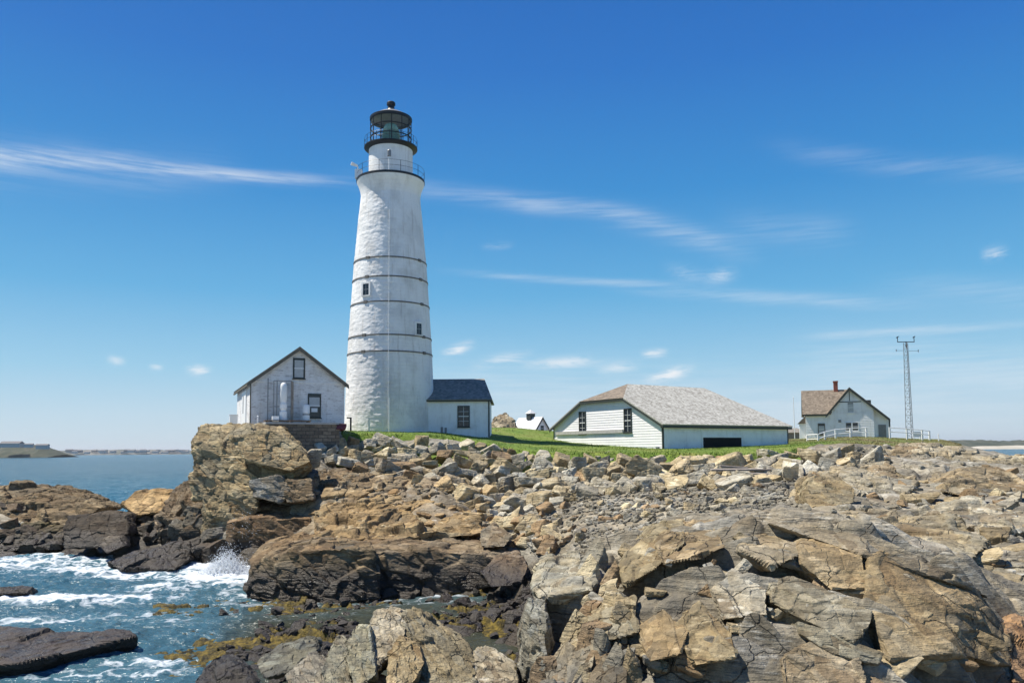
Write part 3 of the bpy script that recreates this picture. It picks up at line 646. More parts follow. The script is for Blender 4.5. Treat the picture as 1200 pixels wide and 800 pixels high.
HR('rock_slab', 'buff slab with worn orange face at the left crest of the massif', 'rock slab', [(735, 650, 17.5), (770, 612, 19), (800, 610, 19.2), (805, 635, 17.8), (765, 668, 16.4), (735, 685, 15.8), (728, 665, 16.6)], 2, .4, 6, .8, (1.05, .95, .72))
HR('rock_slab', 'wide tan slab with a white salt line at the massif crest', 'rock slab', [(770, 640, 17.6), (795, 612, 19), (835, 608, 19), (850, 640, 17.6), (820, 652, 16.8), (780, 660, 16.6)], 2, .4, 6, .8, (1.05, .9, .68))
HR('rock_slab', 'rounded grey tan block split by a deep crack at the crest', 'rock slab', [(863, 620, 18), (880, 610, 18.6), (935, 612, 18), (938, 650, 16.2), (905, 665, 15.6), (868, 645, 16.6)], 2, .4, 6, .9, (1.05, .95, .78))
HR('rock_slab', 'pale blocky knob low on the massif left of the lip block', 'rock slab', [(835, 690, 14.6), (862, 665, 15.4), (898, 690, 14.4), (900, 720, 13.4), (850, 725, 13.5)], 1.6, .4, 6, 1, T_PALE)
HR('rock_slab', 'rust brown shattered block at the bottom of the massif', 'rock slab', [(790, 730, 13.2), (820, 705, 14), (860, 740, 12.9), (862, 770, 12.2), (815, 780, 12.1)], 1.4, .4, 6, 1.1, T_ORANGE)
HR('rock_slab', 'squared tan block standing proud near the massif bottom', 'rock slab', [(745, 735, 13.8), (775, 712, 14.6), (808, 738, 13.6), (800, 765, 13), (760, 775, 12.8)], 1.3, .4, 6, .9, (1.1, .92, .66))
HR('rock_slab', 'cracked pale slab on the left shoulder of the massif', 'rock slab', [(622, 680, 18), (640, 655, 19), (680, 648, 19.4), (695, 690, 17), (665, 705, 16.6), (632, 700, 17.2)], 2, .4, 6, 1.4, (1.15, 1.15, 1.06))
HR('rock_slab', 'upturned grey plates on the left flank of the massif', 'rock slab', [(608, 740, 15.4), (618, 700, 16.8), (640, 700, 16.8), (650, 735, 15.4), (640, 790, 14), (606, 800, 14)], 1.4, .4, 6, 1.5, (.75, .78, .78), aniso=AF)
HR('rock_slab', 'tilted tan plate at the foot of the left flank', 'rock slab', [(640, 780, 13.6), (665, 748, 14.6), (700, 742, 14.6), (695, 780, 13.4), (665, 810, 12.8), (640, 812, 12.9)], 1.2, .4, 6, .9, T_TAN)
HR('rock_slab', 'shattered buff block in the centre of the left massif', 'rock slab', [(690, 715, 15), (712, 690, 16), (745, 700, 15.4), (748, 740, 14), (715, 750, 13.8), (692, 740, 14.2)], 1.4, .4, 6, 1.6, (1.12, 1.05, .86))
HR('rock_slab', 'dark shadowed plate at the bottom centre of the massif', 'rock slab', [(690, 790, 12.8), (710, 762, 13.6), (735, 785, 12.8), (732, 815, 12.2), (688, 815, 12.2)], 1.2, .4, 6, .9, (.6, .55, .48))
HR('rock_slab', 'low brown slab at the bottom edge under the lip block', 'rock slab', [(915, 770, 11.8), (950, 750, 12.2), (1005, 765, 11.9), (1015, 800, 11.2), (920, 805, 11.1)], 1.2, .4, 6, 1.1, (.9, .8, .66))
HR('rock_slab', 'pale layered slab beyond the right end of the massif', 'rock slab', [(1110, 690, 19), (1130, 660, 21), (1200, 655, 21.5), (1250, 680, 20), (1230, 705, 18.6), (1150, 708, 18.4)], 2, .4, 6, .9, (1.1, 1.02, .84))
HR('rock_slab', 'stepped buff slab at the right edge behind the great brown slab', 'rock slab', [(1060, 660, 19.5), (1085, 640, 21), (1110, 650, 20.6), (1150, 690, 18.6), (1140, 705, 18), (1095, 690, 18.4)], 2, .4, 6, 1, (1.1, 1.02, .82))
HR('rock_slab', 'orange stained slab at the lower right corner', 'rock slab', [(1178, 740, 14.6), (1190, 720, 15.4), (1230, 725, 15.2), (1240, 790, 13.2), (1190, 800, 12.9)], 1.6, .4, 6, .9, (1.2, .85, .6))
# right middle distance
HR('boulder', 'big rounded brown boulder with a dark right side on the right slope', 'boulder', [(944, 580, 29.2), (948, 563, 30.5), (962, 556, 31), (985, 558, 31), (1002, 572, 30), (1000, 588, 28.8), (980, 596, 28.2), (952, 596, 28.2)], 1.8, .2, 6, .7, (.95, .84, .62))
HR('rock_ledge', 'smooth pale ledge hump behind the big rounded boulder', 'rock ledge', [(960, 560, 36), (985, 548, 38), (1040, 545, 39), (1080, 562, 36.5), (1060, 582, 33.6), (1000, 580, 33.6)], 4, .4, 6, 1, (1.15, 1.1, .98))
HR('rock_ledge', 'broad tan dome of bare rock on the right', 'rock ledge', [(1105, 575, 34), (1135, 552, 36.5), (1170, 546, 37.5), (1200, 560, 36), (1210, 575, 34.4), (1150, 586, 33)], 4, .4, 6, .8, (1.05, .95, .78))
HR('rock_ledge', 'wide smooth slab veined with white in front of the tan dome', 'rock ledge', [(1035, 620, 22.5), (1065, 602, 25), (1110, 605, 25), (1160, 635, 22), (1140, 655, 20.5), (1060, 650, 20.8)], 3, .4, 6, .8, (1.1, 1.02, .84))
HR('rock_ledge', 'grey white crusted ledge right of the veined slab', 'rock ledge', [(1105, 600, 27), (1140, 586, 29), (1200, 600, 27.5), (1230, 625, 24.5), (1160, 622, 24.5)], 4, .4, 6, 1.1, (1.3, 1.32, 1.3))
HR('rock_ledge', 'rough pale ledge crest with a black recess below the mast', 'rock ledge', [(1046, 536, 51), (1060, 522, 54), (1100, 521, 55), (1140, 527, 54), (1165, 540, 50.5), (1100, 552, 48)], 5, .4, 6, 1.5, (1.15, 1.1, .98))
HR('rock_ledge', 'pale rough ledge at the right edge by the far sea', 'rock ledge', [(1150, 543, 50), (1180, 533, 53), (1260, 534, 52), (1270, 550, 47), (1170, 556, 46)], 5, .4, 6, 1.4, (1.15, 1.1, .95))
HR('rock_ledge', 'tan ledge sloping left of the veined slab', 'rock ledge', [(985, 600, 26.5), (1010, 592, 28), (1060, 602, 26), (1050, 618, 23.8), (1000, 618, 23.8)], 3, .4, 6, 1, T_TAN)

# prototypes for the loose stones
protos = []
for k in range(22):
    r = np.random.default_rng(900 + k)
    V, Fc = proto_rock(900 + k * 13, 5 if k < 14 else 4, (1, r.uniform(.65, 1), r.uniform(.5, .85)), r.integers(3, 8), .75)
    o = mesh_np('boulder', V, Fc, M['rock'], sharp=26); col.objects.unlink(o); protos.append(o)

TONES = [('pale grey', (1.62, 1.65, 1.66), 32), ('tan', (1.45, 1.33, 1.08), 28), ('buff', (1.75, 1.62, 1.3), 22), ('rust brown', (1.15, .9, .66), 9), ('mid grey', (1.15, 1.2, 1.26), 15)]
def zone(px):
    if px < 470: return 'stone wall'
    if px < 560: return 'white lighthouse tower'
    if px < 650: return 'strip of lawn beside the barn'
    if px < 780: return 'gable end of the barn'
    if px < 925: return 'long side of the barn'
    return 'white keeper\'s house'
placed = []
def put_boulder(px, py, size, tone, label, group, sink=.25, zf=None, name='boulder', cat='boulder', tilt=.5, proto=None):
    h_ = hit(px, py)
    if h_ is None: return None
    o = (proto or protos[rng.randrange(14)]).copy(); o.name = name; col.objects.link(o)
    s = size
    o.scale = (s * rng.uniform(.9, 1.15), s * rng.uniform(.85, 1.1), s * rng.uniform(.8, 1.1))
    o.rotation_euler = (rng.uniform(-tilt, tilt), rng.uniform(-tilt, tilt), rng.uniform(0, 6.28))
    o.location = (h_[0], h_[1], h_[2] + s * (.55 - sink)); j = rng.uniform(.85, 1.15)
    o.color = (tone[0] * j, tone[1] * j, tone[2] * j, 1)
    return tag(o, label, cat, group)

# the boulder heap below the lawn: filled by distance between stones as seen, largest first
UP = [(365, 530), (385, 525), (400, 517), (440, 516), (470, 517), (520, 520), (560, 524), (600, 531), (650, 539), (700, 541), (780, 542), (850, 538), (900, 533), (940, 534), (990, 530), (1040, 529)]
LOW = [(365, 530), (385, 540), (420, 555), (470, 560), (520, 574), (560, 592), (600, 600), (640, 592), (700, 580), (780, 575), (850, 570), (900, 566), (940, 558), (990, 546), (1040, 538)]
def belt(px): return np.interp(px, *zip(*UP)), np.interp(px, *zip(*LOW))
pts = []; tries = 0
while len(pts) < 292 and tries < 40000:
    tries += 1; px = rng.uniform(372, 1035); lo, hi = belt(px)
    if hi - lo < 1: continue
    py = rng.uniform(lo, hi); prog = len(pts) / 292
    sz = (.9 - .5 * prog) * rng.uniform(.7, 1.2)
    sz *= 1.0 if 400 < px < 640 else 1.05
    r_ = sz * 17
    if all(((px - a_) / (r_ + c_)) ** 2 + ((py - b_) / ((r_ + c_) * .62)) ** 2 > .36 for a_, b_, c_ in pts): pts.append((px, py, r_)); 
for px, py, r_ in pts:
    ws = [w for _, _, w in TONES]
    if px < 560: ws = [42, 16, 14, 10, 26]
    nm, tone, _ = rng.choices(TONES, ws)[0]; big = r_ > 12.5
    put_boulder(px, py + r_ * .25, r_ / 17 * .92, tone, f"{'large' if big else 'small'} {nm} broken boulder in the heap below the {zone(px)}", f"{'large' if big else 'small'} {nm} boulders heaped below the {zone(px)}")

# stand-out loose blocks
def lone(px, py, D, dims, rot, tone, name, label, cat, mat=None, seed=5):
    V, Fc = proto_rock(seed, 5, (1, 1, 1), 5, .5); o = mesh_np(name, V * np.array(dims) / 1.5, Fc, mat or M['rock'], sharp=26)
    o.location = P(px, py, D); o.rotation_euler = rot; o.color = (*tone, 1); return tag(o, label, cat)
lone(925, 551, 41, (.5, .75, .9), (.35, -.45, .3), (2.6, 2.7, 2.8), 'boulder', 'clean white squared block lying tilted below the barn', 'boulder', seed=31)
lone(368, 537, 45.8, (.75, .5, 1.1), (.1, .05, .1), (1.5, 1.5, 1.5), 'boulder', 'pale cut block standing on end beside the stone wall', 'boulder', seed=77)

# scattered stones on the shingle bank, among the tide pool, around the right ledges
def scatter(n, poly, smin, smax, tones, labelf, groupf, sink=.3, tilt=.6, name='loose_stone', cat='stone'):
    k = 0; got = []; tr = 0
    xs = [p[0] for p in poly]; ys = [p[1] for p in poly]
    def inside(x, y):
        c = False
        for (x1, y1), (x2, y2) in zip(poly, poly[1:] + poly[:1]):
            if (y1 > y) != (y2 > y) and x < (x2 - x1) * (y - y1) / (y2 - y1) + x1: c = not c
        return c
    while k < n and tr < n * 60:
        tr += 1; px, py = rng.uniform(min(xs), max(xs)), rng.uniform(min(ys), max(ys))
        if not inside(px, py): continue
        s = rng.uniform(smin, smax) ** 1.0
        nm, tone = rng.choice(tones)
        if any(abs(px - a_) < 9 and abs(py - b_) < 5 for a_, b_ in got): continue
        if put_boulder(px, py, s, tone, labelf(nm), groupf(nm), sink, tilt=tilt, proto=protos[rng.randrange(len(protos))], name=name, cat=cat): got.append((px, py)); k += 1
LT = [(n_, t_) for n_, t_, _ in TONES]
DK = [('black', (.3, .27, .25)), ('dark brown', (.5, .4, .32)), ('dark grey', (.55, .55, .56))]
scatter(70, [(590, 595), (650, 585), (760, 580), (900, 572), (930, 590), (800, 605), (700, 625), (640, 650), (600, 640)], .12, .38, LT, lambda n_: f'{n_} loose stone lying on the shingle bank', lambda n_: f'{n_} stones on the shingle bank')
scatter(40, [(540, 585), (640, 600), (650, 650), (600, 640), (560, 615)], .2, .6, LT, lambda n_: f'{n_} broken stone on the slope between boulder heap and black ledge', lambda n_: f'{n_} stones above the black ledge')
scatter(56, [(300, 705), (400, 700), (600, 690), (640, 680), (610, 760), (520, 745), (440, 715), (380, 745), (240, 760), (250, 730)], .12, .42, DK, lambda n_: f'{n_} wet rock in the weedy tidal pool', lambda n_: f'{n_} wet rocks in the tidal pool', .3, name='shore_rock', cat='rock')
scatter(46, [(150, 605), (235, 590), (260, 650), (230, 655), (200, 635), (150, 640)], .3, .9, DK, lambda n_: f'{n_} wave-washed rock at the foot of the cliff', lambda n_: f'{n_} rocks at the foot of the cliff', .3, name='shore_rock', cat='rock')
scatter(34, [(0, 600), (110, 600), (110, 645), (0, 640)], .25, .8, DK, lambda n_: f'{n_} rock scattered along the left point', lambda n_: f'{n_} rocks along the left point', .3, name='shore_rock', cat='rock')
scatter(36, [(930, 565), (1040, 545), (1200, 548), (1200, 640), (1120, 600), (1000, 600)], .12, .4, LT, lambda n_: f'{n_} loose stone on the right rock slope', lambda n_: f'{n_} stones on the right slope')
scatter(26, [(620, 660), (700, 640), (860, 640), (930, 700), (900, 790), (640, 800)], .06, .2, LT, lambda n_: f'{n_} broken chunk caught in the clefts of the massif', lambda n_: f'{n_} chunks in the massif clefts', .3, 1.0)

# broken slabs of the bedrock, all lying with its bedding
slab_protos = []
for k in range(9):
    r = np.random.default_rng(300 + k)
    V, Fc = proto_rock(3000 + k * 17, 5, (1, r.uniform(.5, .8), r.uniform(.24, .42)), r.integers(2, 6), .7)
    o = mesh_np('rock_slab', V, Fc, M['rock'], sharp=22); col.objects.unlink(o); slab_protos.append(o)
def bedded(n, poly, smin, smax, nrm, lng, jit, tones, labelf, groupf, name, cat, sink=.1, gap=10):
    k = 0; tr = 0; got = []; xs = [p[0] for p in poly]; ys = [p[1] for p in poly]
    def inside(x, y):
        c = False
        for (x1, y1), (x2, y2) in zip(poly, poly[1:] + poly[:1]):
            if (y1 > y) != (y2 > y) and x < (x2 - x1) * (y - y1) / (y2 - y1) + x1: c = not c
        return c
    while k < n and tr < n * 80:
        tr += 1; px, py = rng.uniform(min(xs), max(xs)), rng.uniform(min(ys), max(ys))
        if not inside(px, py): continue
        h_ = hit(px, py); sz = smin * (smax / smin) ** rng.random() ** 1.4
        if h_ is None or any((px - a_) ** 2 + ((py - b_) * 1.3) ** 2 < (gap * (.6 + sz)) ** 2 for a_, b_ in got): continue
        nv = (Vector(nrm) + Vector([rng.gauss(0, jit) for _ in range(3)])).normalized(); lv = Vector(lng) + Vector([rng.gauss(0, jit) for _ in range(3)])
        lv = (lv - nv * lv.dot(nv)).normalized(); yv = nv.cross(lv)
        o = slab_protos[rng.randrange(9)].copy(); o.name = name; col.objects.link(o)
        o.rotation_mode = 'XYZ'; o.rotation_euler = Matrix((lv, yv, nv)).transposed().to_euler()
        o.scale = (sz * rng.uniform(.8, 1.3), sz * rng.uniform(.7, 1.1), sz * rng.uniform(.7, 1.3))
        o.location = Vector((h_[0], h_[1], h_[2])) - nv * sz * sink
        nm, tone = rng.choice(tones); j = rng.uniform(.85, 1.15); o.color = (tone[0] * j, tone[1] * j, tone[2] * j, 1)
        tag(o, labelf(nm), cat, groupf(nm), 'thing'); got.append((px, py)); k += 1
BT = [('tan', (1.1, .98, .76)), ('grey', (.9, .92, .93)), ('buff', (1.4, 1.28, 1.02)), ('brown', (.9, .72, .54))]
bedded(40, [(700, 640), (860, 625), (1000, 640), (1150, 710), (1160, 790), (700, 800)], .2, .8, (-.12, -.6, .78), (.85, -.35, -.38), .17, BT, lambda n_: f'{n_} broken bedrock slab lying with the diagonal bedding of the right foreground', lambda n_: f'{n_} bedded slabs of the right foreground', 'bedrock_slab', 'rock slab', .06, 34)
bedded(34, [(606, 690), (640, 660), (720, 660), (740, 800), (604, 800)], .25, .8, (-.74, -.5, .42), (.36, .15, .92), .14, BT, lambda n_: f'{n_} upright bedrock plate on the left flank of the foreground massif', lambda n_: f'{n_} upright plates on the left flank of the massif', 'bedrock_plate', 'rock slab', -.05, 20)
bedded(24, [(345, 790), (440, 735), (600, 770), (605, 800), (340, 800)], .2, .5, (-.74, -.5, .42), (.36, .15, .92), .16, BT, lambda n_: f'{n_} upright rock plate around the foreground fin', lambda n_: f'{n_} upright plates around the foreground fin', 'bedrock_plate', 'rock slab', -.1, 20)
MT = [('rust brown', (1.05, .86, .62)), ('tan', (1.12, 1.0, .78)), ('pale brown', (1.3, 1.14, .88))]
bedded(56, [(365, 565), (440, 552), (520, 575), (600, 610), (600, 640), (400, 632), (366, 610)], .3, 1.15, (-.12, -.3, .94), (.88, -.2, -.3), .13, MT, lambda n_: f'{n_} bedded ledge slab between the boulder heap and the black ledge', lambda n_: f'{n_} bedded slabs above the black ledge', 'bedrock_slab', 'rock slab', -.02, 16)
bedded(46, [(930, 575), (1010, 548), (1200, 552), (1200, 690), (1100, 640), (1000, 610)], .3, 1.1, (-.1, -.25, .96), (.9, -.2, -.2), .12, BT, lambda n_: f'{n_} flat bedrock slab on the wide right slope', lambda n_: f'{n_} flat slabs on the right slope', 'bedrock_slab', 'rock slab', .02, 16)

# shingle: thousands of pebbles in one mesh
def pebbles(name, n, fx, smin, smax, label, seed):
    r = np.random.default_rng(seed); PV = []; PF = []; lib = []
    for k in range(8):
        V, Fc = proto_rock(5000 + 31 * k, 2, (1, r.uniform(.6, 1), r.uniform(.45, .8)), 6, .3); lib.append((V, Fc))
    X, Y = fx(r, n); Z = terrain_z(X, Y); b0 = 0
    for i in range(len(X)):
        V, Fc = lib[i % 8]; s = smin * (smax / smin) ** r.random() ** 1.5; a = r.uniform(0, 6.28); c, s_ = math.cos(a), math.sin(a); tl = r.normal(0, .35)
        Q = V * s; Q = np.stack([Q[:, 0] * c - Q[:, 1] * s_, Q[:, 0] * s_ + Q[:, 1] * c, Q[:, 2] + Q[:, 0] * tl], 1)
        PV.append(Q + (X[i], Y[i], Z[i] + s * .2)); PF.append(Fc + b0); b0 += len(V)
    o = mesh_np(name, np.vstack(PV), np.vstack(PF), M['pebble'], smooth=False); o.color = (1.0, 1.03, 1.06, 1); return tag(o, label, 'shingle', kind='stuff')
m = M['rock'].copy(); m.name = 'pebble_stone'; M['pebble'] = m
def fx1(r, n):
    u = r.uniform(560, 960, n); y = np.exp(r.uniform(np.log(24), np.log(52), n)); x = (u - 600) / F * y
    k = r.random(n) < shingle_mask(x, y); return x[k], y[k]
pebbles('shingle', 9000, fx1, .05, .19, 'grey and tan pebbles covering the bank below the boulder heap', 4)
def fx2(r, n):
    u = r.uniform(480, 720, n); y = r.uniform(50, 57.5, n); x = (u - 600) / F * y
    k = (r.random(n) < shingle_mask(x, y)) & (lawn_mask(x, y) < .5); return x[k], y[k]
pebbles('gravel', 3500, fx2, .05, .16, 'grey gravel strip between the boulder heap and the lawn', 5)
def fx4(r, n):
    u = r.uniform(235, 640, n); y = r.uniform(20.5, 33, n); x = (u - 600) / F * y; z = base_z(x, y)
    k = (z > -.35) & (z < .9) & (fbm(np.stack([x * .7, y * .7, 0 * x], 1), 3, 88) > -.12); return x[k], y[k]
M['dark_stone'] = M['rock'].copy(); M['dark_stone'].name = 'wet_stone'; keep_ = M['pebble']; M['pebble'] = M['dark_stone']
pool_ = pebbles('rubble', 3200, fx4, .08, .30, 'small dark wet stones strewn over the floor of the tidal pool', 9); pool_.color = (.5, .44, .38, 1); M['pebble'] = keep_
def fx3(r, n):
    u = np.concatenate([r.uniform(370, 1040, n - n // 6), r.uniform(880, 1200, n // 6)]); y = np.concatenate([r.uniform(42, 57, n - n // 6), np.exp(r.uniform(np.log(20), np.log(52), n // 6))]); x = (u - 600) / F * y
    return x, y
pebbles('rubble', 3000, fx3, .06, .34, 'small broken rubble filling the gaps between boulders', 6)

# ------------------------------------------------------------------ seaweed
m, t, b = material('rockweed'); pos = t.new('ShaderNodeNewGeometry').outputs['Position']
c = t.ramp(t.noise(pos, 3.5, 6, .7), [(.36, (.018, .016, .008)), (.50, (.10, .074, .016)), (.66, (.27, .19, .03))])
t.put(b.inputs['Base Color'], c); b.inputs['Roughness'].default_value = .65; b.inputs['Specular IOR Level'].default_value = .25; t.put(b.inputs['Normal'], t.bump(t.noise(pos, 14, 6, .7), 1, .08)); M['weed'] = m
wx, wy = polar_grid(R(-24), R(4), 420, np.geomspace(20, 36, 240))
wm = np.zeros(len(wx))
for (px, py, rx, ry, k) in [(360, 722, 1.3, 1.2, 1), (420, 720, 1.0, .9, .8), (350, 747, 1.5, .6, 1), (285, 750, 1.4, .6, 1), (265, 702, .5, .3, .7), (470, 705, .8, .9, .8), (330, 705, 1.0, .8, .7), (535, 690, 1.0, .9, .7), (430, 735, .9, .6, .8), (250, 764, .8, .4, .8), (395, 712, .8, .6, .8), (640, 678, .6, .8, .6), (560, 712, .9, 1.0, .8), (500, 715, .8, .8, .7), (585, 735, .6, .9, .7), (300, 725, .9, .7, .7), (240, 738, .9, .4, .6)]:
    c0 = Pz(px, py, .1); wm = np.maximum(wm, k * np.exp(-((wx - c0[0]) / rx) ** 2 - ((wy - c0[1]) / ry) ** 2))
wq = np.stack([wx, wy, 0 * wx], 1)
wm = wm + .75 * fbm(wq * 1.5, 4, 301) - .08
wt = np.maximum(terrain_z(wx, wy), -.04)
wh = wt - .30 + .37 * sstep(-.1, .22, wm) + (.035 * facet(wq * (5, 9, 1), 303, .3, False, .1) + .09 * fbm(wq * 6, 5, 304, .7)) * sstep(0, .2, wm)
wh = wh - .7 * sstep(.25, .5, wt)
wf = grid_faces(240, 420); keep = (wm[wf] > -.12).any(1)
tag(mesh_np('seaweed', np.stack([wx, wy, wh], 1), wf[keep], M['weed'], sharp=40), 'golden brown rockweed draped round the tidal pool', 'seaweed', kind='stuff')
def tz1(x, y): return float(terrain_z(np.array([x]), np.array([y]))[0])

# ------------------------------------------------------------------ sea
NAs = 900
srad = np.concatenate([np.geomspace(9, 70, 520, endpoint=False), np.geomspace(70, 600, 220, endpoint=False), np.geomspace(600, 26000, 60)])
sx, sy = polar_grid(R(-48), R(48), NAs, srad)
n2 = lambda k, s, st=1.: np.stack([sx * k, sy * k * st, 0 * sx + s], 1)
fade = 1 - sstep(60, 350, sy)
calm = sstep(-9, -5, sx) * sstep(10, 34, 48 - sy)
wz = (.11 * np.sin(sx * .25 - sy * .75 + 1.6 * fbm(n2(.12, 3), 2, 71)) + .16 * fbm(n2(.33, 0, 2.2), 3, 72) + .10 * (1 - np.abs(fbm(n2(1.1, 5, 1.8), 3, 74)) * 2.4) + .03 * fbm(n2(3.6, 1, 1.5), 2, 73)) * fade * (1 - .75 * calm)
foam = np.zeros(len(sx))
for (px, py, rx, ry, k) in [(25, 648, 6, 1.6, .9), (105, 648, 5, 1.3, .8), (160, 672, 3.0, 1.8, .8), (90, 668, 4.5, 2.0, .8), (40, 704, 5, .8, 1.15), (130, 702, 3, .7, .9), (200, 690, 2.5, 1.2, .7), (255, 675, 1.9, 2.0, 1.5), (275, 690, 1.4, .8, .9), (240, 665, 1.5, 1.5, 1.1), (20, 727, 3, .7, .5), (100, 790, 2.5, .7, .5), (180, 775, 2.2, .7, .55), (60, 770, 2, .5, .4), (190, 730, 2, .8, .4), (20, 660, 4, 2, .7), (150, 720, 3, 1, .4), (170, 790, 1.5, .6, .5)]:
    c0 = Pz(px, py, 0); foam = np.maximum(foam, k * np.exp(-((sx - c0[0]) / rx) ** 2 - ((sy - c0[1]) / ry) ** 2))
bz = base_z(sx, sy); foam = np.maximum(foam, .55 * sstep(-.9, -.1, bz) * sstep(28, 36, sy) * (1 - sstep(60, 64, sy)))
crest = sstep(.10, .26, wz) * fade * (1 - calm) * .35
foam = np.maximum(foam, crest * sstep(20, 26, sy))
wz = wz + .10 * foam * (vnoise(n2(2.2, 9), 77) + .6) * fade
m, t, b = material('sea_water'); pos = t.new('ShaderNodeNewGeometry').outputs['Position']
at = t.new('ShaderNodeAttribute', attribute_name='foam').outputs['Fac']; at2 = t.new('ShaderNodeAttribute', attribute_name='shallow').outputs['Fac']
dst = t.vmath('LENGTH', pos)
deep = t.mix(t.noise(t.map(pos, scale=(.02, .05, 1)), 1, 4), (.016, .082, .130), (.034, .118, .172))
deep = t.mix(t.rng(dst, 70, 30, 0, .8), deep, (.048, .105, .135))
deep = t.mix(at2, deep, (.045, .048, .030))
deep = t.mix(t.math('MULTIPLY', at, .55), deep, (.09, .20, .25))
lace = t.voro(t.vmath('ADD', t.map(pos, scale=(.7, 1.0, 1)), t.vmath('MULTIPLY', t.noise(pos, 1.3, 5, col=True), (1.2, 1.2, 0))), 1.5, 'DISTANCE_TO_EDGE')
lac = t.rng(lace, .0, .22, 1, 0)
fn = t.math('ADD', t.math('MULTIPLY', t.noise(t.map(pos, scale=(.5, 1.1, 1)), 1.5, 8, .7), .8), t.math('MULTIPLY', lac, .24))
fm = t.rng(t.math('ADD', fn, t.math('MULTIPLY', at, .62)), .70, 1.06)
fm = t.math('MULTIPLY', fm, t.rng(at, .03, .2))
caps = t.math('MULTIPLY', t.rng(t.noise(t.map(pos, scale=(.10, .28, 1)), 1, 8, .75), .735, .77), .7)
fm = t.math('MAXIMUM', fm, caps)
t.put(b.inputs['Base Color'], t.mix(fm, deep, (.66, .70, .73)))
t.put(b.inputs['Roughness'], t.rng(fm, 0, 1, .16, .8, False)); b.inputs['IOR'].default_value = 1.33; b.inputs['Specular IOR Level'].default_value = .22
h1 = t.noise(t.map(pos, scale=(.55, 1.5, 1)), 1, 5, .6); h2 = t.noise(t.map(pos, (0, 0, R(15)), (.09, .28, 1)), 1, 6, .65); h3 = t.noise(t.map(pos, scale=(2.2, 4.0, 1)), 1, 4, .6)
nb1 = t.bump(h2, 1.0, 5.0); t.put(nb1.node.inputs['Strength'], t.rng(dst, 55, 260, .22, 1.0)); nb2 = t.bump(h1, .8, .35, nb1); nb3 = t.bump(h3, .5, .07, nb2)
t.put(b.inputs['Normal'], nb3); M['sea'] = m
sea = mesh_np('sea', np.stack([sx, sy, wz], 1), grid_faces(len(srad), NAs), m); tag(sea, kind='structure')
for nm_, arr in (('foam', foam), ('shallow', sstep(-.7, -.05, bz) * sstep(-13, -8, sx) * sstep(12, 20, 50 - sy))):
    a_ = sea.data.attributes.new(nm_, 'FLOAT', 'POINT'); a_.data.foreach_set('value', arr.astype(np.float32))
# splash of spray at the cliff foot
r = np.random.default_rng(12); VV = []; FF = []; b0 = 0; D1, F1 = ico(1)
c0 = Pz(262, 672, 0)
for i in range(9500):
    tt = r.random() ** 2.4; x = c0[0] + r.normal(0, .55 + .35 * tt) + .35 * tt; y = c0[1] + r.normal(0, .45); top = 1.15 * math.exp(-((x - c0[0] - .1) / .75) ** 2) + .15
    z = tt * top * r.uniform(.7, 1.3); s = r.uniform(.008, .034) * (1.3 - .9 * tt)
    VV.append(D1 * s * (1, 1, r.uniform(.8, 1.6)) + (x, y, z)); FF.append(F1 + b0); b0 += len(D1)
for i in range(160):
    x = c0[0] + .9 + r.normal(0, .5); y = c0[1] + r.normal(.3, .4); z = r.uniform(.3, 3.2); s = r.uniform(.007, .016)
    VV.append(D1 * s + (x, y, z)); FF.append(F1 + b0); b0 += len(D1)
M['spray'] = simple('white_spray', (.8, .83, .85), .5, var=.05)
tag(mesh_np('spray', np.vstack(VV), np.vstack(FF), M['spray']), 'white burst of spray at the foot of the cliff', 'spray', kind='stuff')

# ------------------------------------------------------------------ far land
def land(name, prof, D, depth, mat, seed, rough=0., z0=-1):
    pxs = np.linspace(prof[0][0], prof[-1][0], 700); ys = np.interp(pxs, [p[0] for p in prof], [p[1] for p in prof])
    rows = 14; V = []
    top = np.array([P(a_, b_, D)[2] for a_, b_ in zip(pxs, ys)])
    xs = np.array([P(a_, 520, D)[0] for a_ in pxs])
    nz_ = fbm(np.stack([xs * .02, 0 * xs, 0 * xs], 1), 5, seed)
    for j in range(rows):
        f = j / (rows - 1); prof_f = math.sin(math.pi * min(f * 1.15, 1) / 1) if False else (f * 2 if f < .5 else 2 - f * 2)
        prof_f = prof_f ** .6
        nn = fbm(np.stack([xs * .03, 0 * xs + f * 6, 0 * xs], 1), 4, seed + 3)
        V.append(np.stack([xs, np.full_like(xs, D + (f - .5) * depth), z0 + (np.maximum(top, z0) - z0) * prof_f * (1 + .10 * nz_ + .08 * nn + rough * np.abs(fbm(np.stack([xs * .16, 0 * xs + f * 9, 0 * xs], 1), 3, seed + 5)))], 1))
    return tag(mesh_np(name, np.vstack(V), grid_faces(rows, 700), mat), kind='structure')
def land_mat(name, c1, c2, c3, sc):
    m, t, b = material(name); pos = t.new('ShaderNodeNewGeometry').outputs['Position']
    t.put(b.inputs['Base Color'], t.ramp(t.noise(t.map(pos, scale=(1, .3, 2)), sc, 8, .7), [(.35, c1), (.52, c2), (.70, c3)])); b.inputs['Roughness'].default_value = .95
    return m
M['hill'] = land_mat('wooded_headland', (.025, .038, .022), (.055, .064, .04), (.12, .11, .08), .06)
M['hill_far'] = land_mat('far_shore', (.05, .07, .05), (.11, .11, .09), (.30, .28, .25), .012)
M['sand'] = land_mat('beach_sand', (.40, .36, .28), (.46, .42, .34), (.5, .46, .38), .02)
land('hills', [(-700, 521), (-300, 518), (0, 523), (18, 521.5), (38, 522), (58, 524.5), (68, 529), (75, 533)], 1500, 120, M['hill'], 3, .22)
land('far_shore', [(-700, 527), (60, 528), (90, 527), (150, 526.5), (215, 527), (260, 529), (420, 529), (440, 531)], 4200, 500, M['hill_far'], 5, .2)
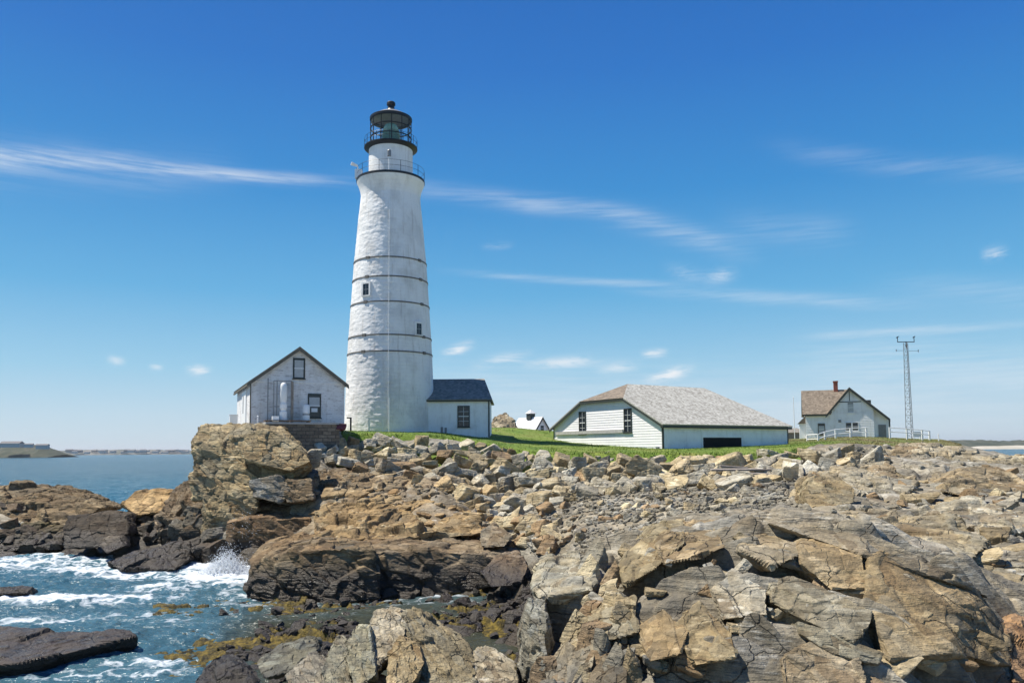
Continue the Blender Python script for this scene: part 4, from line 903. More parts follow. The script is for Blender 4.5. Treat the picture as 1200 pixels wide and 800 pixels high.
land('hills', [(1090, 522), (1105, 517), (1125, 516), (1150, 515.5), (1180, 516.5), (1220, 516), (1500, 514), (1900, 512)], 1900, 300, M['hill'], 9, .2)
land('beach', [(1130, 524), (1145, 522.4), (1190, 521.6), (1300, 521), (1800, 515)], 1700, 60, M['sand'], 13)
# buildings on the left headland and on the far town shore
rb = random.Random(5)
bp = None
def far_house(px, py, D, w, h, mat, roofm, label, group):
    c = P(px, py, D); t_ = empty('house', (c[0], c[1], c[2]), rb.uniform(-.4, .4), label, 'house', group)
    MB().box(-w / 2, w / 2, -w * .25, w * .25, -3, h).build('wall', mat, t_)
    MB().prism([(-w / 2 - .3, -w * .3, h), (-w / 2 - .3, w * .3, h), (-w / 2 - .3, 0, h + w * .12)], (w + .6, 0, 0)).build('roof', roofm, t_)
    return t_
M['far_wall'] = simple('far_wall', (.45, .44, .42), .8); M['far_roof'] = simple('far_roof', (.16, .15, .15), .8)
far_house(14, 522, 1440, 34, 4, M['far_wall'], M['far_roof'], 'long low house at the left end of the green headland', 'houses on the left headland')
far_house(50, 524, 1440, 20, 4, M['far_wall'], M['far_roof'], 'house near the seaward tip of the green headland', 'houses on the left headland')
far_house(34, 522.3, 1440, 14, 3, M['far_wall'], M['far_roof'], 'small house at the middle of the green headland', 'houses on the left headland')
for k in range(46):
    far_house(rb.uniform(80, 222), rb.uniform(528, 531), rb.uniform(3900, 4000), rb.uniform(12, 34), rb.uniform(4, 9), M['far_wall'] if rb.random() < .7 else M['far_roof'], M['far_roof'], 'tiny house among the row on the far town shore', 'houses on the far town shore')

# ------------------------------------------------------------------ lighthouse
TD = 66.0; base = P(456.8, 503, TD); px2m = TD / F
tower = empty('lighthouse', tuple(base), 0, 'tall white stone lighthouse with iron bands and black lantern', 'lighthouse')
def H(y): return P(456.8, float(y), TD)[2] - P(456.8, 503., TD)[2]
H0 = H
def H(y): return np.array([H0(k) for k in np.ravel(y)]).reshape(np.shape(y)) if np.ndim(y) else H0(y)
prof = [(52.6, 506), (52.0, 495), (49.0, 415.5), (48.4, 400), (45.8, 358), (43.9, 328), (42.4, 305), (38.9, 290 - 0)]
prof = [(515, 52.6), (503, 52.2), (470, 51.2), (416, 49.0), (396, 47.8), (358, 45.2), (328, 43.2), (305, 41.5), (290, 39.9), (270, 38.2), (252, 36.4), (240, 34.9), (233, 34.4)]
yy = np.linspace(515, 233, 420); rr = np.interp(-yy, [-p[0] for p in prof], [p[1] for p in prof]) * px2m * (1 + .03 * (503 - yy) / 383); na = 360; FA = R(8.7)   # the side of the tower that faces the viewer
V = []
A_ = np.linspace(0, 2 * np.pi, na, endpoint=False); AA, YY = np.meshgrid(A_, yy); RR = np.repeat(rr[:, None], na, 1)
ZZ = np.repeat(H(yy)[:, None], na, 1); q = np.stack([RR * np.cos(AA), RR * np.sin(AA), ZZ], -1).reshape(-1, 3)
cour = q * np.array((1, 1, 1.0)); dn = .022 * facet(np.stack([q[:, 0] * 2.0, q[:, 1] * 2.0, q[:, 2] * 3.6], 1), 201, .3, soft=.09) + .016 * fbm(q * 1.0, 4, 203) + .020 * fbm(q * 5, 4, 205, .65)
smoothside = sstep(-.05, .12, np.cos(AA - FA).ravel())   # the rendered, smoother weather side
dn = dn * (1 - .75 * smoothside)
RRd = RR.ravel() + dn; V = np.stack([RRd * np.cos(AA.ravel()), RRd * np.sin(AA.ravel()), ZZ.ravel()], 1)
i = np.arange(420 * na).reshape(420, na); j = np.roll(i, -1, 1)
Fc = np.stack([i[:-1].ravel(), j[:-1].ravel(), j[1:].ravel(), i[1:].ravel()], 1)
mesh_np('tower_wall', V, Fc, M['tower'], tower)
pm = px2m * 1.024
MB().lathe([(34.2 * pm, H(234)), (34.6 * pm, H(229)), (35.8 * pm, H(224)), (37.8 * pm, H(219)), (38.8 * pm, H(217)), (39 * pm, H(215))], 96).build('cornice', M['tower'], tower, smooth=True)
MB().lathe([(30 * pm, H(215.1)), (39.6 * pm, H(215.1)), (39.6 * pm, H(212.6)), (20 * pm, H(212.2))], 96).build('gallery_deck', M['black'], tower)
MB().lathe([(25.6 * pm, H(213)), (25.4 * pm, H(185)), (25.4 * pm, H(176))], 72).build('watch_room', M['tower'], tower, smooth=True)
MB().lathe([(25.4 * pm, H(177.6)), (30.5 * pm, H(175.7)), (31 * pm, H(175.3)), (31 * pm, H(174)), (20 * pm, H(173.6))], 72).build('lantern_deck', M['black'], tower)
lan = MB(); nl = 12; rl = 23.6 * pm
for k in range(nl):
    a = 2 * math.pi * (k + .35) / nl; lan.tube((rl * math.cos(a), rl * math.sin(a), H(174)), (rl * math.cos(a), rl * math.sin(a), H(142)), .04, n=6)
for y_, th_ in ((173, .10), (163, .03), (152, .03), (142, .07)): lan.lathe([(rl - .05, H(y_) - th_), (rl + .05, H(y_) - th_), (rl + .05, H(y_) + th_), (rl - .05, H(y_) + th_), (rl - .05, H(y_) - th_)], 48)
lant = lan.build('lantern', M['black'], tower)
m, t, b = material('lantern_glass'); b.inputs['Base Color'].default_value = (.6, .75, .75, 1); b.inputs['Roughness'].default_value = .03; b.inputs['Alpha'].default_value = .07; M['lglass'] = m
MB().lathe([(rl - .01, H(172.5)), (rl - .01, H(142.5))], 48).build('glazing', M['lglass'], lant, smooth=True)
m, t, b = material('fresnel_lens'); b.inputs['Base Color'].default_value = (.14, .30, .27, 1); b.inputs['Roughness'].default_value = .15; b.inputs['Metallic'].default_value = .25; M['lens'] = m
lp = [(.3, H(174))]
for k in range(15):
    f = k / 14; rr_ = 10.2 * math.sin(math.pi * (.24 + .62 * f)) ** .6 * pm; z_ = H(171) + f * (H(147) - H(171)); lp += [(rr_ + .04, z_), (rr_ - .03, z_ + .055)]
MB().lathe(lp + [(.02, H(145))], 40).build('lens', M['lens'], lant)
MB().lathe([(24.0 * pm, H(141.6)), (24.6 * pm, H(139.4)), (14 * pm, H(133.6)), (5 * pm, H(130)), (4.0 * pm, H(128))], 48).build('lantern_roof', M['steel'], tower, smooth=True)
MB().lathe([(23.2 * pm, H(142)), (24.6 * pm, H(142)), (24.8 * pm, H(139.6)), (23.9 * pm, H(139.2))], 48).build('roof_rim', M['black'], tower)
MB().lathe([(4.4 * pm, H(131)), (3.9 * pm, H(124.5)), (5.1 * pm, H(123.6)), (5.1 * pm, H(121)), (4.2 * pm, H(120)), (.01, H(119.6))], 24).build('vent_ball', M['black'], tower, smooth=True)
def railing(r_, y0, y1, np_, name, rails=2):
    g = MB(); z0, z1 = H(y0), H(y1)
    for k in range(np_):
        a = 2 * math.pi * (k + .2) / np_; g.tube((r_ * math.cos(a), r_ * math.sin(a), z0), (r_ * math.cos(a), r_ * math.sin(a), z1), .022, n=5)
    for j_ in range(1, rails + 1):
        z_ = z0 + (z1 - z0) * j_ / rails; g.path([(r_ * math.cos(2 * math.pi * k / 40), r_ * math.sin(2 * math.pi * k / 40), z_) for k in range(41)], .013, n=5)
    return g.build(name, M['black'], tower)
railing(39 * pm, 212.5, 200.5, 10, 'gallery_railing'); railing(30.5 * pm, 174, 164, 12, 'lantern_railing')
for y_ in (310.5, 332.5, 361, 398.5, 417):
    r_ = np.interp(-y_, [-p[0] for p in prof], [p[1] for p in prof]) * px2m * (1 + .03 * (503 - y_) / 383)
    g = MB().lathe([(r_ + .0, H(y_) - .05), (r_ + .05, H(y_) - .05), (r_ + .045, H(y_) + .05), (r_ - .0, H(y_) + .05)], 96).build('iron_band', M['iron'], tower)
    for a in (R(-118), R(-30)):
        cb = MB().box(-.16, .16, -.05, .08, -.11, .11).build('band_clamp', M['iron'], g); cb.location = ((r_ + .04) * math.cos(a), (r_ + .04) * math.sin(a), H(y_)); cb.rotation_euler = (0, 0, a + R(90))
def tower_window(px, yc, w, h):
    r_ = np.interp(-yc, [-p[0] for p in prof], [p[1] for p in prof]) * pm; a = math.asin((px - 456.8) * pm / r_) - R(90) + FA
    a2 = a
    f = MB(); s0 = .14; f.box(-w / 2 - s0, -w / 2, -.09, .3, -h / 2 - .1, h / 2 + s0); f.box(w / 2, w / 2 + s0, -.09, .3, -h / 2 - .1, h / 2 + s0); f.box(-w / 2, w / 2, -.09, .3, h / 2, h / 2 + s0); f.box(-w / 2, w / 2, -.09, .3, -h / 2 - .1, -h / 2)
    o = f.build('window', M['tower'], tower); o.location = (r_ * math.cos(a2), r_ * math.sin(a2), H(yc)); o.rotation_euler = (0, 0, a2 + R(90))
    MB().box(-w / 2, w / 2, -.05, .2, -h / 2, h / 2).build('pane', M['glassd'], o)
    s = MB(); s.box(-.02, .02, -.07, -.052, -h / 2, h / 2); s.box(-w / 2, w / 2, -.069, -.051, -.02, .02); s.build('sash', M['steel'], o)
tower_window(430.6, 347, .58, .92); tower_window(488, 390.5, .55, .9)
cond = MB(); pts_ = []
for y_ in np.linspace(503, 234, 30):
    r_ = np.interp(-y_, [-p[0] for p in prof], [p[1] for p in prof]) * pm + .05; pts_.append((r_ * math.sin(FA - R(2)), -r_ * math.cos(FA - R(2)), H(y_)))
cond.path(pts_, .022).build('lightning_conductor', M['white'], tower)
# instruments on the gallery
ins = MB(); ins.tube((.25, -39 * pm + .3, H(212)), (.25, -39 * pm + .3, H(196)), .05); ins.build('instrument_post', M['white'], tower)
MB().lathe([(.01, 0), (.15, .02), (.16, .45), (.10, .55), (.01, .6)], 16).build('beacon', M['steel'], tower).location = (.25, -39 * pm + .3, H(196))
ho = MB(); ho.box(-.28, .28, -.25, .25, 0, .75); ho.tube((-.1, 0, .75), (-.1, 0, 1.1), .05); ho.tube((-.1, 0, 1.1), (-.6, -.2, 1.25), .10, .16)
ho.build('gallery_horn', M['white'], tower).location = (-36 * pm, -.6, H(212))

# ------------------------------------------------------------------ shed joined to the tower
c0 = P(508, 506, 64.5); w = 4.7; c1 = P(573.5, 508, 64.5); w = c1[0] - c0[0]
shed = empty('shed', (c0[0], c0[1], c0[2] - .15), 0, 'small whitewashed shed with a slate roof against the lighthouse foot', 'shed')
eh = 2.75; rh = 4.75; dp = 7.0
MB().box(-1.0, w, 0, dp, -.4, eh).build('wall', M['clap_old'], shed)
roof_poly('roof', [[(-1.2, -.22, eh + .0), (w + .25, -.22, eh + .0), (w - .5, dp / 2, rh), (-1.2, dp / 2, rh)], [(w + .25, -.22, eh), (w + .25, dp + .2, eh), (w - .5, dp / 2, rh)], [(w + .25, dp + .2, eh), (-1.2, dp + .2, eh), (-1.2, dp / 2, rh), (w - .5, dp / 2, rh)]], M['roof_grey'], shed)
tr = MB(); tr.box(-1.0, w + .2, -.2, -.02, eh - .16, eh - .02); tr.box(w - .09, w + .03, -.03, .1, -.3, eh - .16); tr.build('trim', M['trim'], shed)
window(shed, w * .54, .62, .82, 1.55, 0, 0, nx=2, ny=2, fw=.09)
v = MB(); v.box(w * .13, w * .17, -.05, 0, .1, .55); v.box(w * .2, w * .24, -.05, 0, .1, .5); v.build('vent', M['steel'], shed)

# ------------------------------------------------------------------ barn (rain shed) with clipped gable
cr = P(777, 527.3, 60); cl = P(649.5, 522.6, 71); zb = 5.9
ang = math.atan2(cr[1] - cl[1], cr[0] - cl[0]); W = math.hypot(cr[1] - cl[1], cr[0] - cl[0]); mid = (cr + cl) / 2
barn = empty('barn', (mid[0], mid[1], zb), ang, 'long low white clapboard barn with a clipped gable and silvered roof', 'barn')
hw = W / 2; he = 2.08; hr = 5.55; L = 15.0; jx = 2.75; hj = he + (hr - he) * (1 - jx / hw)
lf = lambda z: -hw if z <= he else -hw + (z - he) / (hr - he) * hw
rf_ = lambda z: -lf(z)
g = MB(); clap_wall(g, -.5, hj, lf, rf_, 0, .2, lap=.03); g.box(-hw + .05, hw - .05, .02, .1, -.5, he); g.build('gable_wall', M['clap'], barn)
g = MB(); clap_wall(g, -.5, he, lambda z: 0, lambda z: L, hw, .2, 'y', .04); g.box(hw - .1, hw - .035, .05, L - .05, -.5, he); g.build('side_wall', M['clap_old'], barn)
g = MB(); g.box(-hw, -hw + .1, .05, L, -.5, he); g.box(-hw + .1, hw - .1, L - .1, L, -.5, he); g.build('back_wall', M['clap_old'], barn)
o_ = .32; sl = (hr - he) / hw; ez = he - o_ * sl; jy = 2.74
def rz_(x): return he + .06 + (hw - abs(x)) * sl
roof = roof_poly('roof', [
    [(hw + o_, -.3, rz_(hw + o_)), (hw + o_, L + .3, rz_(hw + o_)), (0, 12.2, rz_(0)), (0, jy, rz_(0)), (jx, -.3, rz_(jx))],
    [(-hw - o_, L + .3, rz_(hw + o_)), (-hw - o_, -.3, rz_(hw + o_)), (-jx, -.3, rz_(jx)), (0, jy, rz_(0)), (0, 12.2, rz_(0))],
    [(hw + o_, L + .3, rz_(hw + o_)), (-hw - o_, L + .3, rz_(hw + o_)), (0, 12.2, rz_(0))]], M['roof_pale'], barn)
roof_poly('clipped_gable', [[(-jx, -.3, rz_(jx)), (jx, -.3, rz_(jx)), (0, jy, rz_(0))]], M['roof_brown'], roof)
tr = MB()
for s_ in (-1, 1):
    x0, x1 = s_ * (hw + o_), s_ * jx
    tr.prism([(x0, -.30, rz_(x0) - .10), (x0, -.30, rz_(x0) - .30), (x1, -.30, rz_(x1) - .30), (x1, -.30, rz_(x1) - .10)], (0, .05, 0))
tr.box(-jx, jx, -.30, -.25, rz_(jx) - .25, rz_(jx) - .095); tr.box(hw + .05, hw + o_ - .02, -.25, L + .25, rz_(hw + o_) - .28, rz_(hw + o_) - .09)
tr.box(hw - .05, hw + .05, -.05, .09, -.4, he - .1); tr.box(-hw - .03, -hw + .07, -.05, .07, -.4, he - .1); tr.box(hw - .05, hw + .05, L - .1, L + .02, -.4, he - .1)
tr.build('trim', M['trim'], barn)
for xf in (-.40, .44): window(barn, xf * hw, 1.5, .72, 1.75, -.03, 0, nx=2, ny=2, fw=.09)
MB().box(-hw + .4, hw * .36, -.16, -.035, 1.42, 1.68).build('gutter_box', M['concrete'], barn)
op = MB().box(hw - .02, hw + .05, 4.4, 8.9, -.2, .98).build('opening_shade_panel', M['opening_shade'], barn)  # flush panel, no recess: the opening's inner shade is painted as black colour
MB().box(hw + .035, hw + .06, 4.2, 9.1, .98, 1.12).build('lintel', M['clap_old'], barn)
MB().box(hw + .035, hw + .07, 4.15, 4.3, -.3, 1.9).build('batten', M['white'], barn)
for x_, y_ in ((hw - .4, -.16),): MB().box(x_ - .12, x_ + .12, y_ - .1, y_ + .1, -.3, .25).build('meter_box', M['steel'], barn)

# ------------------------------------------------------------------ brick signal house on the cliff
c0 = P(293, 496, 51); al = R(24.5); zb = c0[2]
sig = empty('signal_house', (c0[0], c0[1], zb), al, 'weathered white brick signal house on the stone wall by the cliff', 'house')
W1, L1, e1, p1 = 6.05, 8.5, 2.75, 5.02
g = MB(); g.prism([(0, 0, -.4), (W1, 0, -.4), (W1, 0, e1), (W1 / 2, 0, p1), (0, 0, e1)], (0, L1, 0)); g.build('wall', M['brick'], sig)
sl1 = (p1 - e1) / (W1 / 2); ov = .24
roof_poly('roof', [[(-ov, L1 + .3, e1 - ov * sl1 + .05), (-ov, -.3, e1 - ov * sl1 + .05), (W1 / 2, -.3, p1 + .05), (W1 / 2, L1 + .3, p1 + .05)], [(W1 + ov, -.3, e1 - ov * sl1 + .05), (W1 + ov, L1 + .3, e1 - ov * sl1 + .05), (W1 / 2, L1 + .3, p1 + .05), (W1 / 2, -.3, p1 + .05)]], M['roof_brown'], sig, .1)
tr = MB()
for s_ in (0, 1):
    x0 = -ov if s_ == 0 else W1 + ov
    tr.prism([(x0, -.305, e1 - ov * sl1 - .02), (x0, -.305, e1 - ov * sl1 - .22), (W1 / 2, -.305, p1 - .22), (W1 / 2, -.305, p1 - .02)], (0, .07, 0))
tr.box(-ov - .02, -ov + .06, -.25, L1 + .2, e1 - ov * sl1 - .18, e1 - ov * sl1 - .06)
tr.build('rake_board', M['rake'], sig)
MB().box(.0, W1, -.035, -.0, e1 - .05, e1 + .02).build('belt_board', M['clap_old'], sig)
window(sig, W1 * .50, 3.05, .62, 1.2, 0, 0, nx=1, ny=1, fw=.08, blind=(.0, .95))
lw = window(sig, W1 * .67, .48, .72, 1.45, 0, 0, nx=1, ny=1, fw=.07, blind=(.45, .88))
MB().box(-.2, .2, -.045, -.03, .3, .56).build('notice', M['white'], lw)
dr = MB().box(-.06, -.0, 2.2, 4.6, -.2, 2.3).build('side_panel', M['white'], sig)
MB().box(-.075, -.055, 3.6, 3.85, .8, 2.0).build('slot', M['black'], sig)
cv = MB(); cv.box(-.035, .03, -.035, .03, -.3, e1 - .1); cv.build('corner_trim', M['rake'], sig)
MB().box(W1 * .265 - .62, W1 * .265 - .56, -.5, -.44, .2, 2.9).build('cable_pipe', M['steel'], sig)
# fog-horn stack standing in a frame in front of the wall
def loc1(x, y, z): return tuple((Matrix.Rotation(al, 3, 'Z') @ Vector((x, y, z))) + Vector(c0))
dk = empty('deck_platform', loc1(2.0, -.95, 0), al, 'low brown timber platform in front of the brick signal house', 'platform')
g = MB()
for k in range(6): g.box(-1.25 + .0, 1.6, -.5 + k * .17, -.5 + k * .17 + .155, .12, .18)
g.build('deck', M['deck'], dk); g = MB()
for x_ in (-1.1, .2, 1.45): g.box(x_, x_ + .1, -.49, .5, -.3, .117)
g.build('joist', M['deck'], dk)
fh = empty('foghorn', loc1(1.95, -.75, .18), al, 'tall white stacked foghorn in a dark frame beside the brick wall', 'foghorn')
MB().lathe([(.01, 0), (.25, .01), (.25, .55), (.19, .6), (.19, .72), (.24, .76), (.24, 1.05), (.19, 1.1), (.19, 1.25)], 24).build('lower_horn', M['white'], fh, smooth=True)
MB().lathe([(.19, 1.25), (.22, 1.32), (.22, 2.15), (.18, 2.32), (.10, 2.42), (.01, 2.45)], 24).build('upper_horn', M['white'], fh, smooth=True)
g = MB()
for x_ in (-.6, -.4): g.tube((x_, .1, -.3), (x_, .1, 2.55), .03)
for z_ in (.9, 2.55): g.tube((-.6, .1, z_), (.55, .1, z_), .03)
g.build('frame', M['steel'], fh); MB().box(.52, .68, .3, .42, -.3, 2.55).build('board', M['wood'], fh)
hb = MB(); hb.box(-.2, .2, -.25, .2, 0, .35); hb.build('side_box', M['white'], fh).location = (-.55, -.35, -.1)
tk = empty('fog_tank', loc1(3.4, -.72, .1), al, 'short white cylinder tank left of the brick house window', 'tank')
MB().lathe([(.01, 0), (.23, .01), (.23, .4), (.2, .42), (.2, .55), (.23, .57), (.23, 1.02), (.16, 1.12), (.01, 1.15)], 24).build('body', M['white'], tk, smooth=True)
MB().lathe([(.205, .44), (.225, .45), (.225, .51), (.205, .52)], 24).build('hoop', M['steel'], tk)
# stone wall under the house
m, t, b = material('stone_wall'); pos = t.new('ShaderNodeTexCoord').outputs['Object']
br = t.new('ShaderNodeTexBrick'); t.put(br.inputs['Vector'], t.map(t.vmath('ADD', pos, t.vmath('MULTIPLY', t.noise(pos, 2, 3, col=True), (.12, .12, .12))), (R(90), 0, 0)))
br.inputs['Scale'].default_value = 1; br.inputs['Brick Width'].default_value = .55; br.inputs['Row Height'].default_value = .22; br.inputs['Mortar Size'].default_value = .02
br.inputs['Color1'].default_value = (.14, .115, .085, 1); br.inputs['Color2'].default_value = (.27, .22, .16, 1); br.inputs['Mortar'].default_value = (.10, .09, .075, 1)
t.put(b.inputs['Base Color'], t.mix(1, br.outputs['Color'], t.rng(t.noise(pos, 5, 6, .7), .25, .75, .6, 1.35, False), 'MULTIPLY')); b.inputs['Roughness'].default_value = .95
t.put(b.inputs['Normal'], t.bump(t.math('SUBTRACT', t.noise(pos, 8, 5), t.math('MULTIPLY', br.outputs['Fac'], 1.2)), .8, .05)); M['swall'] = m
a0 = P(312, 495, 48.2); b0_ = P(398, 497, 50.6)
wl = empty('stone_wall', (a0[0], a0[1], a0[2]), math.atan2(b0_[1] - a0[1], b0_[0] - a0[0]), 'dark rubble stone retaining wall below the brick signal house', 'wall')
LW = math.hypot(b0_[0] - a0[0], b0_[1] - a0[1])
MB().box(0, LW, 0, 1.6, -2.2, -.08).build('masonry', M['swall'], wl); MB().box(-.05, LW + .05, -.06, 1.7, -.078, .04).build('coping', M['concrete'], wl)
tr_ = P(399, 500, 50.8); mc = empty('tarpaulin_bundle', (tr_[0], tr_[1], tr_[2]), .3, 'dark maroon tarpaulin bundle at the right end of the stone wall', 'bundle')
V, Fc = proto_rock(4242, 4, (1, .7, .6), 7, .5); mesh_np('cover', V * .5, Fc, M['maroon'], mc); MB().tube((-.3, -.3, .12), (.3, -.28, .15), .02).build('cord', M['black'], mc)
q = P(411, 502, 60); bo = empty('post', tuple(q), 0, 'short dark iron post at the left foot of the lighthouse', 'post'); MB().tube((0, 0, -.2), (0, 0, .85), .07).build('shaft', M['black'], bo); MB().tube((0, 0, .8), (-.3, 0, .82), .05).build('spout', M['black'], bo)
q = P(302, 496, 49.8); bo = empty('post', tuple(q), 0, 'thin white marker post at the corner of the brick house', 'post'); MB().tube((0, 0, -.2), (0, 0, .42), .05).build('shaft', M['white'], bo); MB().lathe([(.06, .42), (.06, .46), (.01, .5)], 10).build('cap', M['white'], bo)
q = P(273.5, 497, 54); bo = empty('cabinet', tuple(q), al, 'small white cabinet behind the left corner of the brick house', 'cabinet'); MB().box(-.25, .25, -.2, .2, -.3, .6).build('body', M['white'], bo); MB().box(-.28, .28, -.23, .23, .602, .66).build('lid', M['white'], bo)
# white gate frame at the tower foot
q = P(440, 503.5, 60.5); gt = empty('gate', tuple(q), R(-8), 'low white timber gate frame standing at the lighthouse foot', 'gate')
g = MB()
for x_ in (-.55, .5): g.box(x_, x_ + .1, -.05, .05, -.2, .9)
g.build('post', M['white'], gt); g = MB(); g.box(-.55, .62, -.065, -.052, .78, .9); g.box(-.55, .62, -.065, -.052, .12, .24); g.build('rail', M['white'], gt)
q = P(456, 503, 61.6); pp = empty('pole', tuple(q), 0, 'thin white pipe standing against the lighthouse front', 'pole'); MB().tube((0, 0, -.2), (0, 0, 2.4), .035).build('shaft', M['white'], pp); MB().tube((0, 0, 2.4), (0, 0, 2.46), .05).build('cap', M['white'], pp)

# ------------------------------------------------------------------ keeper's house
KD = 100.; k1 = KD / F; q = P(945, 516.5, KD)
kh = empty('keepers_house', tuple(q), R(-19), 'white keeper\'s house with brown roof, front gable and red chimney', 'house')
def kx(px): return (px - 945) * k1 / 1.06
def kz(py): return (516.5 - py) * k1
gx0, gx1, gp, gpx = kx(972), kx(1022.5), kz(456.5), kx(996.3)
ez = kz(484.5)
lf = lambda z: 0 if z <= ez else gx0 + (z - ez) / (gp - ez) * (gpx - gx0)
rz2 = kz(491.5)
rt = gp + .12; rx2 = gx1 + 1.75; zr2 = kz(492)
rf2 = lambda z: min(gx1, gpx + (z + .12 - rt) / (zr2 - rt) * (rx2 - gpx))
g = MB(); z = -.6
clap_wall(g, -.6, ez, lambda z: 0, rf2, 0, .2); clap_wall(g, ez, gp - .15, lf, rf2, 0, .2); g.build('front_wall', M['clap_old'], kh)
g = MB(); g.prism([(0, .05, -.6), (0, 7.4, -.6), (0, 7.4, ez), (0, 3.7, gp - .1), (0, .05, ez)], (.1, 0, 0)); g.box(gx1 - .1, gx1, .05, 7.5, -.6, kz(478)); g.box(.1, gx1 - .1, 7.4, 7.5, -.6, ez); g.build('side_wall', M['clap'], kh)
rt = gp + .12
dmid = 3.6
roof_poly('roof', [
    [(-.35, -.35, ez - .1), (gx0 + .2, -.35, ez - .1), (gpx, dmid, rt), (-.35, dmid, rt)],
    [(gx0 - .35, -.36, ez - .22), (gx0 - .35, dmid + .1, ez - .2), (gpx, dmid + .1, rt + .02), (gpx, -.36, rt + .02)],
    [(gx1 + 1.75, -.36, kz(492)), (gx1 + 1.75, 7.6, kz(492)), (gpx, 7.6, rt + .02), (gpx, -.36, rt + .02)],
    [(gpx, 7.8, ez - .1), (-.35, 7.8, ez - .1), (-.35, dmid, rt), (gpx, dmid, rt)]], M['roof_brown'], kh, .12)
tr = MB()
tr.prism([(gx0 - .4, -.37, ez - .30), (gpx, -.37, rt - .06), (gpx, -.37, rt - .40), (gx0 - .4, -.37, ez - .62)], (0, .06, 0))
tr.prism([(gpx, -.37, rt - .06), (gx1 + 1.8, -.37, kz(492) - .08), (gx1 + 1.8, -.37, kz(492) - .4), (gpx, -.37, rt - .40)], (0, .06, 0))
tr.box(-.35, gx0 - .1, -.36, -.28, ez - .34, ez - .19); tr.build('rake_board', M['trim'], kh)
g = MB(); g.box(kx(980.5), kx(985.5), dmid - .35, dmid + .3, rt - 1, kz(446.5)); g.box(kx(980), kx(986), dmid - .4, dmid + .35, kz(446.5) + .002, kz(445)); g.build('chimney', M['chimney'], kh)
window(kh, kx(997), kz(484), .62, 1.15, -.03, 0, frame=M['white'], nx=1, ny=1, blind=(.0, .9)); window(kh, kx(994), kz(505), .62, .95, -.03, 0, frame=M['white'], nx=1, ny=1); window(kh, kx(1001.5), kz(505), .62, .95, -.03, 0, frame=M['white'], nx=1, ny=1)
window(kh, kx(963), kz(509), .7, 1.3, -.03, 0, frame=M['rake'], nx=1, ny=1, blind=(.1, .8)); MB().box(kx(982.6), kx(985.8), -.08, -.03, kz(495.5), kz(492.5)).build('vent', M['steel'], kh)
MB().box(kx(983), kx(1009), -.05, -.032, kz(472.5), kz(471.5)).build('belt_board', M['trim'], kh); MB().box(kx(995.8), kx(996.6), -.05, -.033, kz(471), kz(460)).build('post_board', M['trim'], kh)
zq = lambda x: rt - .2 + (x - gpx) / (rx2 - gpx) * (zr2 - rt)
g = MB(); g.prism([(gx1 + .002, .4, -.6), (gx1 + 1.7, .4, -.6), (gx1 + 1.7, .4, zq(gx1 + 1.7)), (gx1 + .002, .4, zq(gx1))], (0, 5.6, 0)); po = g.build('porch', M['clap_old'], kh)
MB().box(gx1 + .5, gx1 + 1.35, .34, .398, -.3, 1.9).build('door', M['steel'], po); MB().box(gx1 + 1.62, gx1 + 1.78, -.3, -.14, -.5, kz(494)).build('porch_post', M['trim'], kh)
MB().box(kx(1014), kx(1021), .9, 2.6, kz(476), kz(470)).build('dormer', M['trim'], kh)
g = MB(); g.box(-.75, -.002, .4, 2.5, -.6, kz(496)); g.build('bay', M['clap'], kh); g = MB(); g.prism([(-.95, .2, kz(496) + .002), (0, .2, kz(496) + .002), (0, .2, kz(487))], (0, 2.5, 0)); g.build('bay_roof', M['roof_brown'], kh)
# ramp railing in front of the keeper's house
def rail_run(name, pts, label, ground=True):
    q0 = P(*pts[0]); e = empty(name, tuple(q0), 0, label, 'railing'); prev = None
    rails = MB()
    for (px, py, D) in pts:
        p_ = P(px, py, D) - q0; MB().box(p_[0] - .07, p_[0] + .07, p_[1] - .07, p_[1] + .07, p_[2] - .3, p_[2] + 1.02).build('post', M['white'], e)
        if prev is not None:
            for z_ in (.98, .55): rails.tube((prev[0], prev[1] - .08, prev[2] + z_), (p_[0], p_[1] - .08, p_[2] + z_), .045, n=6)
        prev = p_
    rails.build('handrail', M['white'], e); return e
rail_run('ramp_railing', [(946.5, 521.5, 76), (959, 521, 74), (967, 518, 75.5), (979.5, 515, 77), (997, 513.5, 78), (1015.5, 512.5, 80)], 'white sloping ramp railing in front of the keeper\'s house')
rail_run('ramp_railing', [(1043, 512, 82), (1063, 513, 84), (1081, 514.5, 86), (1089.5, 515.5, 88)], 'white railing running right past the foot of the mast')
q = P(1070, 514, 88); bo = empty('sign_board', tuple(q), .2, 'small white blank board beside the mast foot', 'board'); MB().box(0, 1.1, -.03, .03, .2, .8).build('panel', M['white'], bo); g = MB(); g.box(.1, .18, .032, .09, -.3, .7); g.box(.9, .98, .032, .09, -.3, .7); g.build('leg', M['white'], bo)
q = P(1100, 515, 84); bo = empty('post', tuple(q), 0, 'lone white post on the grass bank right of the mast', 'post'); MB().tube((0, 0, -.3), (0, 0, .55), .06).build('shaft', M['white'], bo); MB().lathe([(.07, .55), (.07, .6), (.01, .64)], 10).build('cap', M['white'], bo)
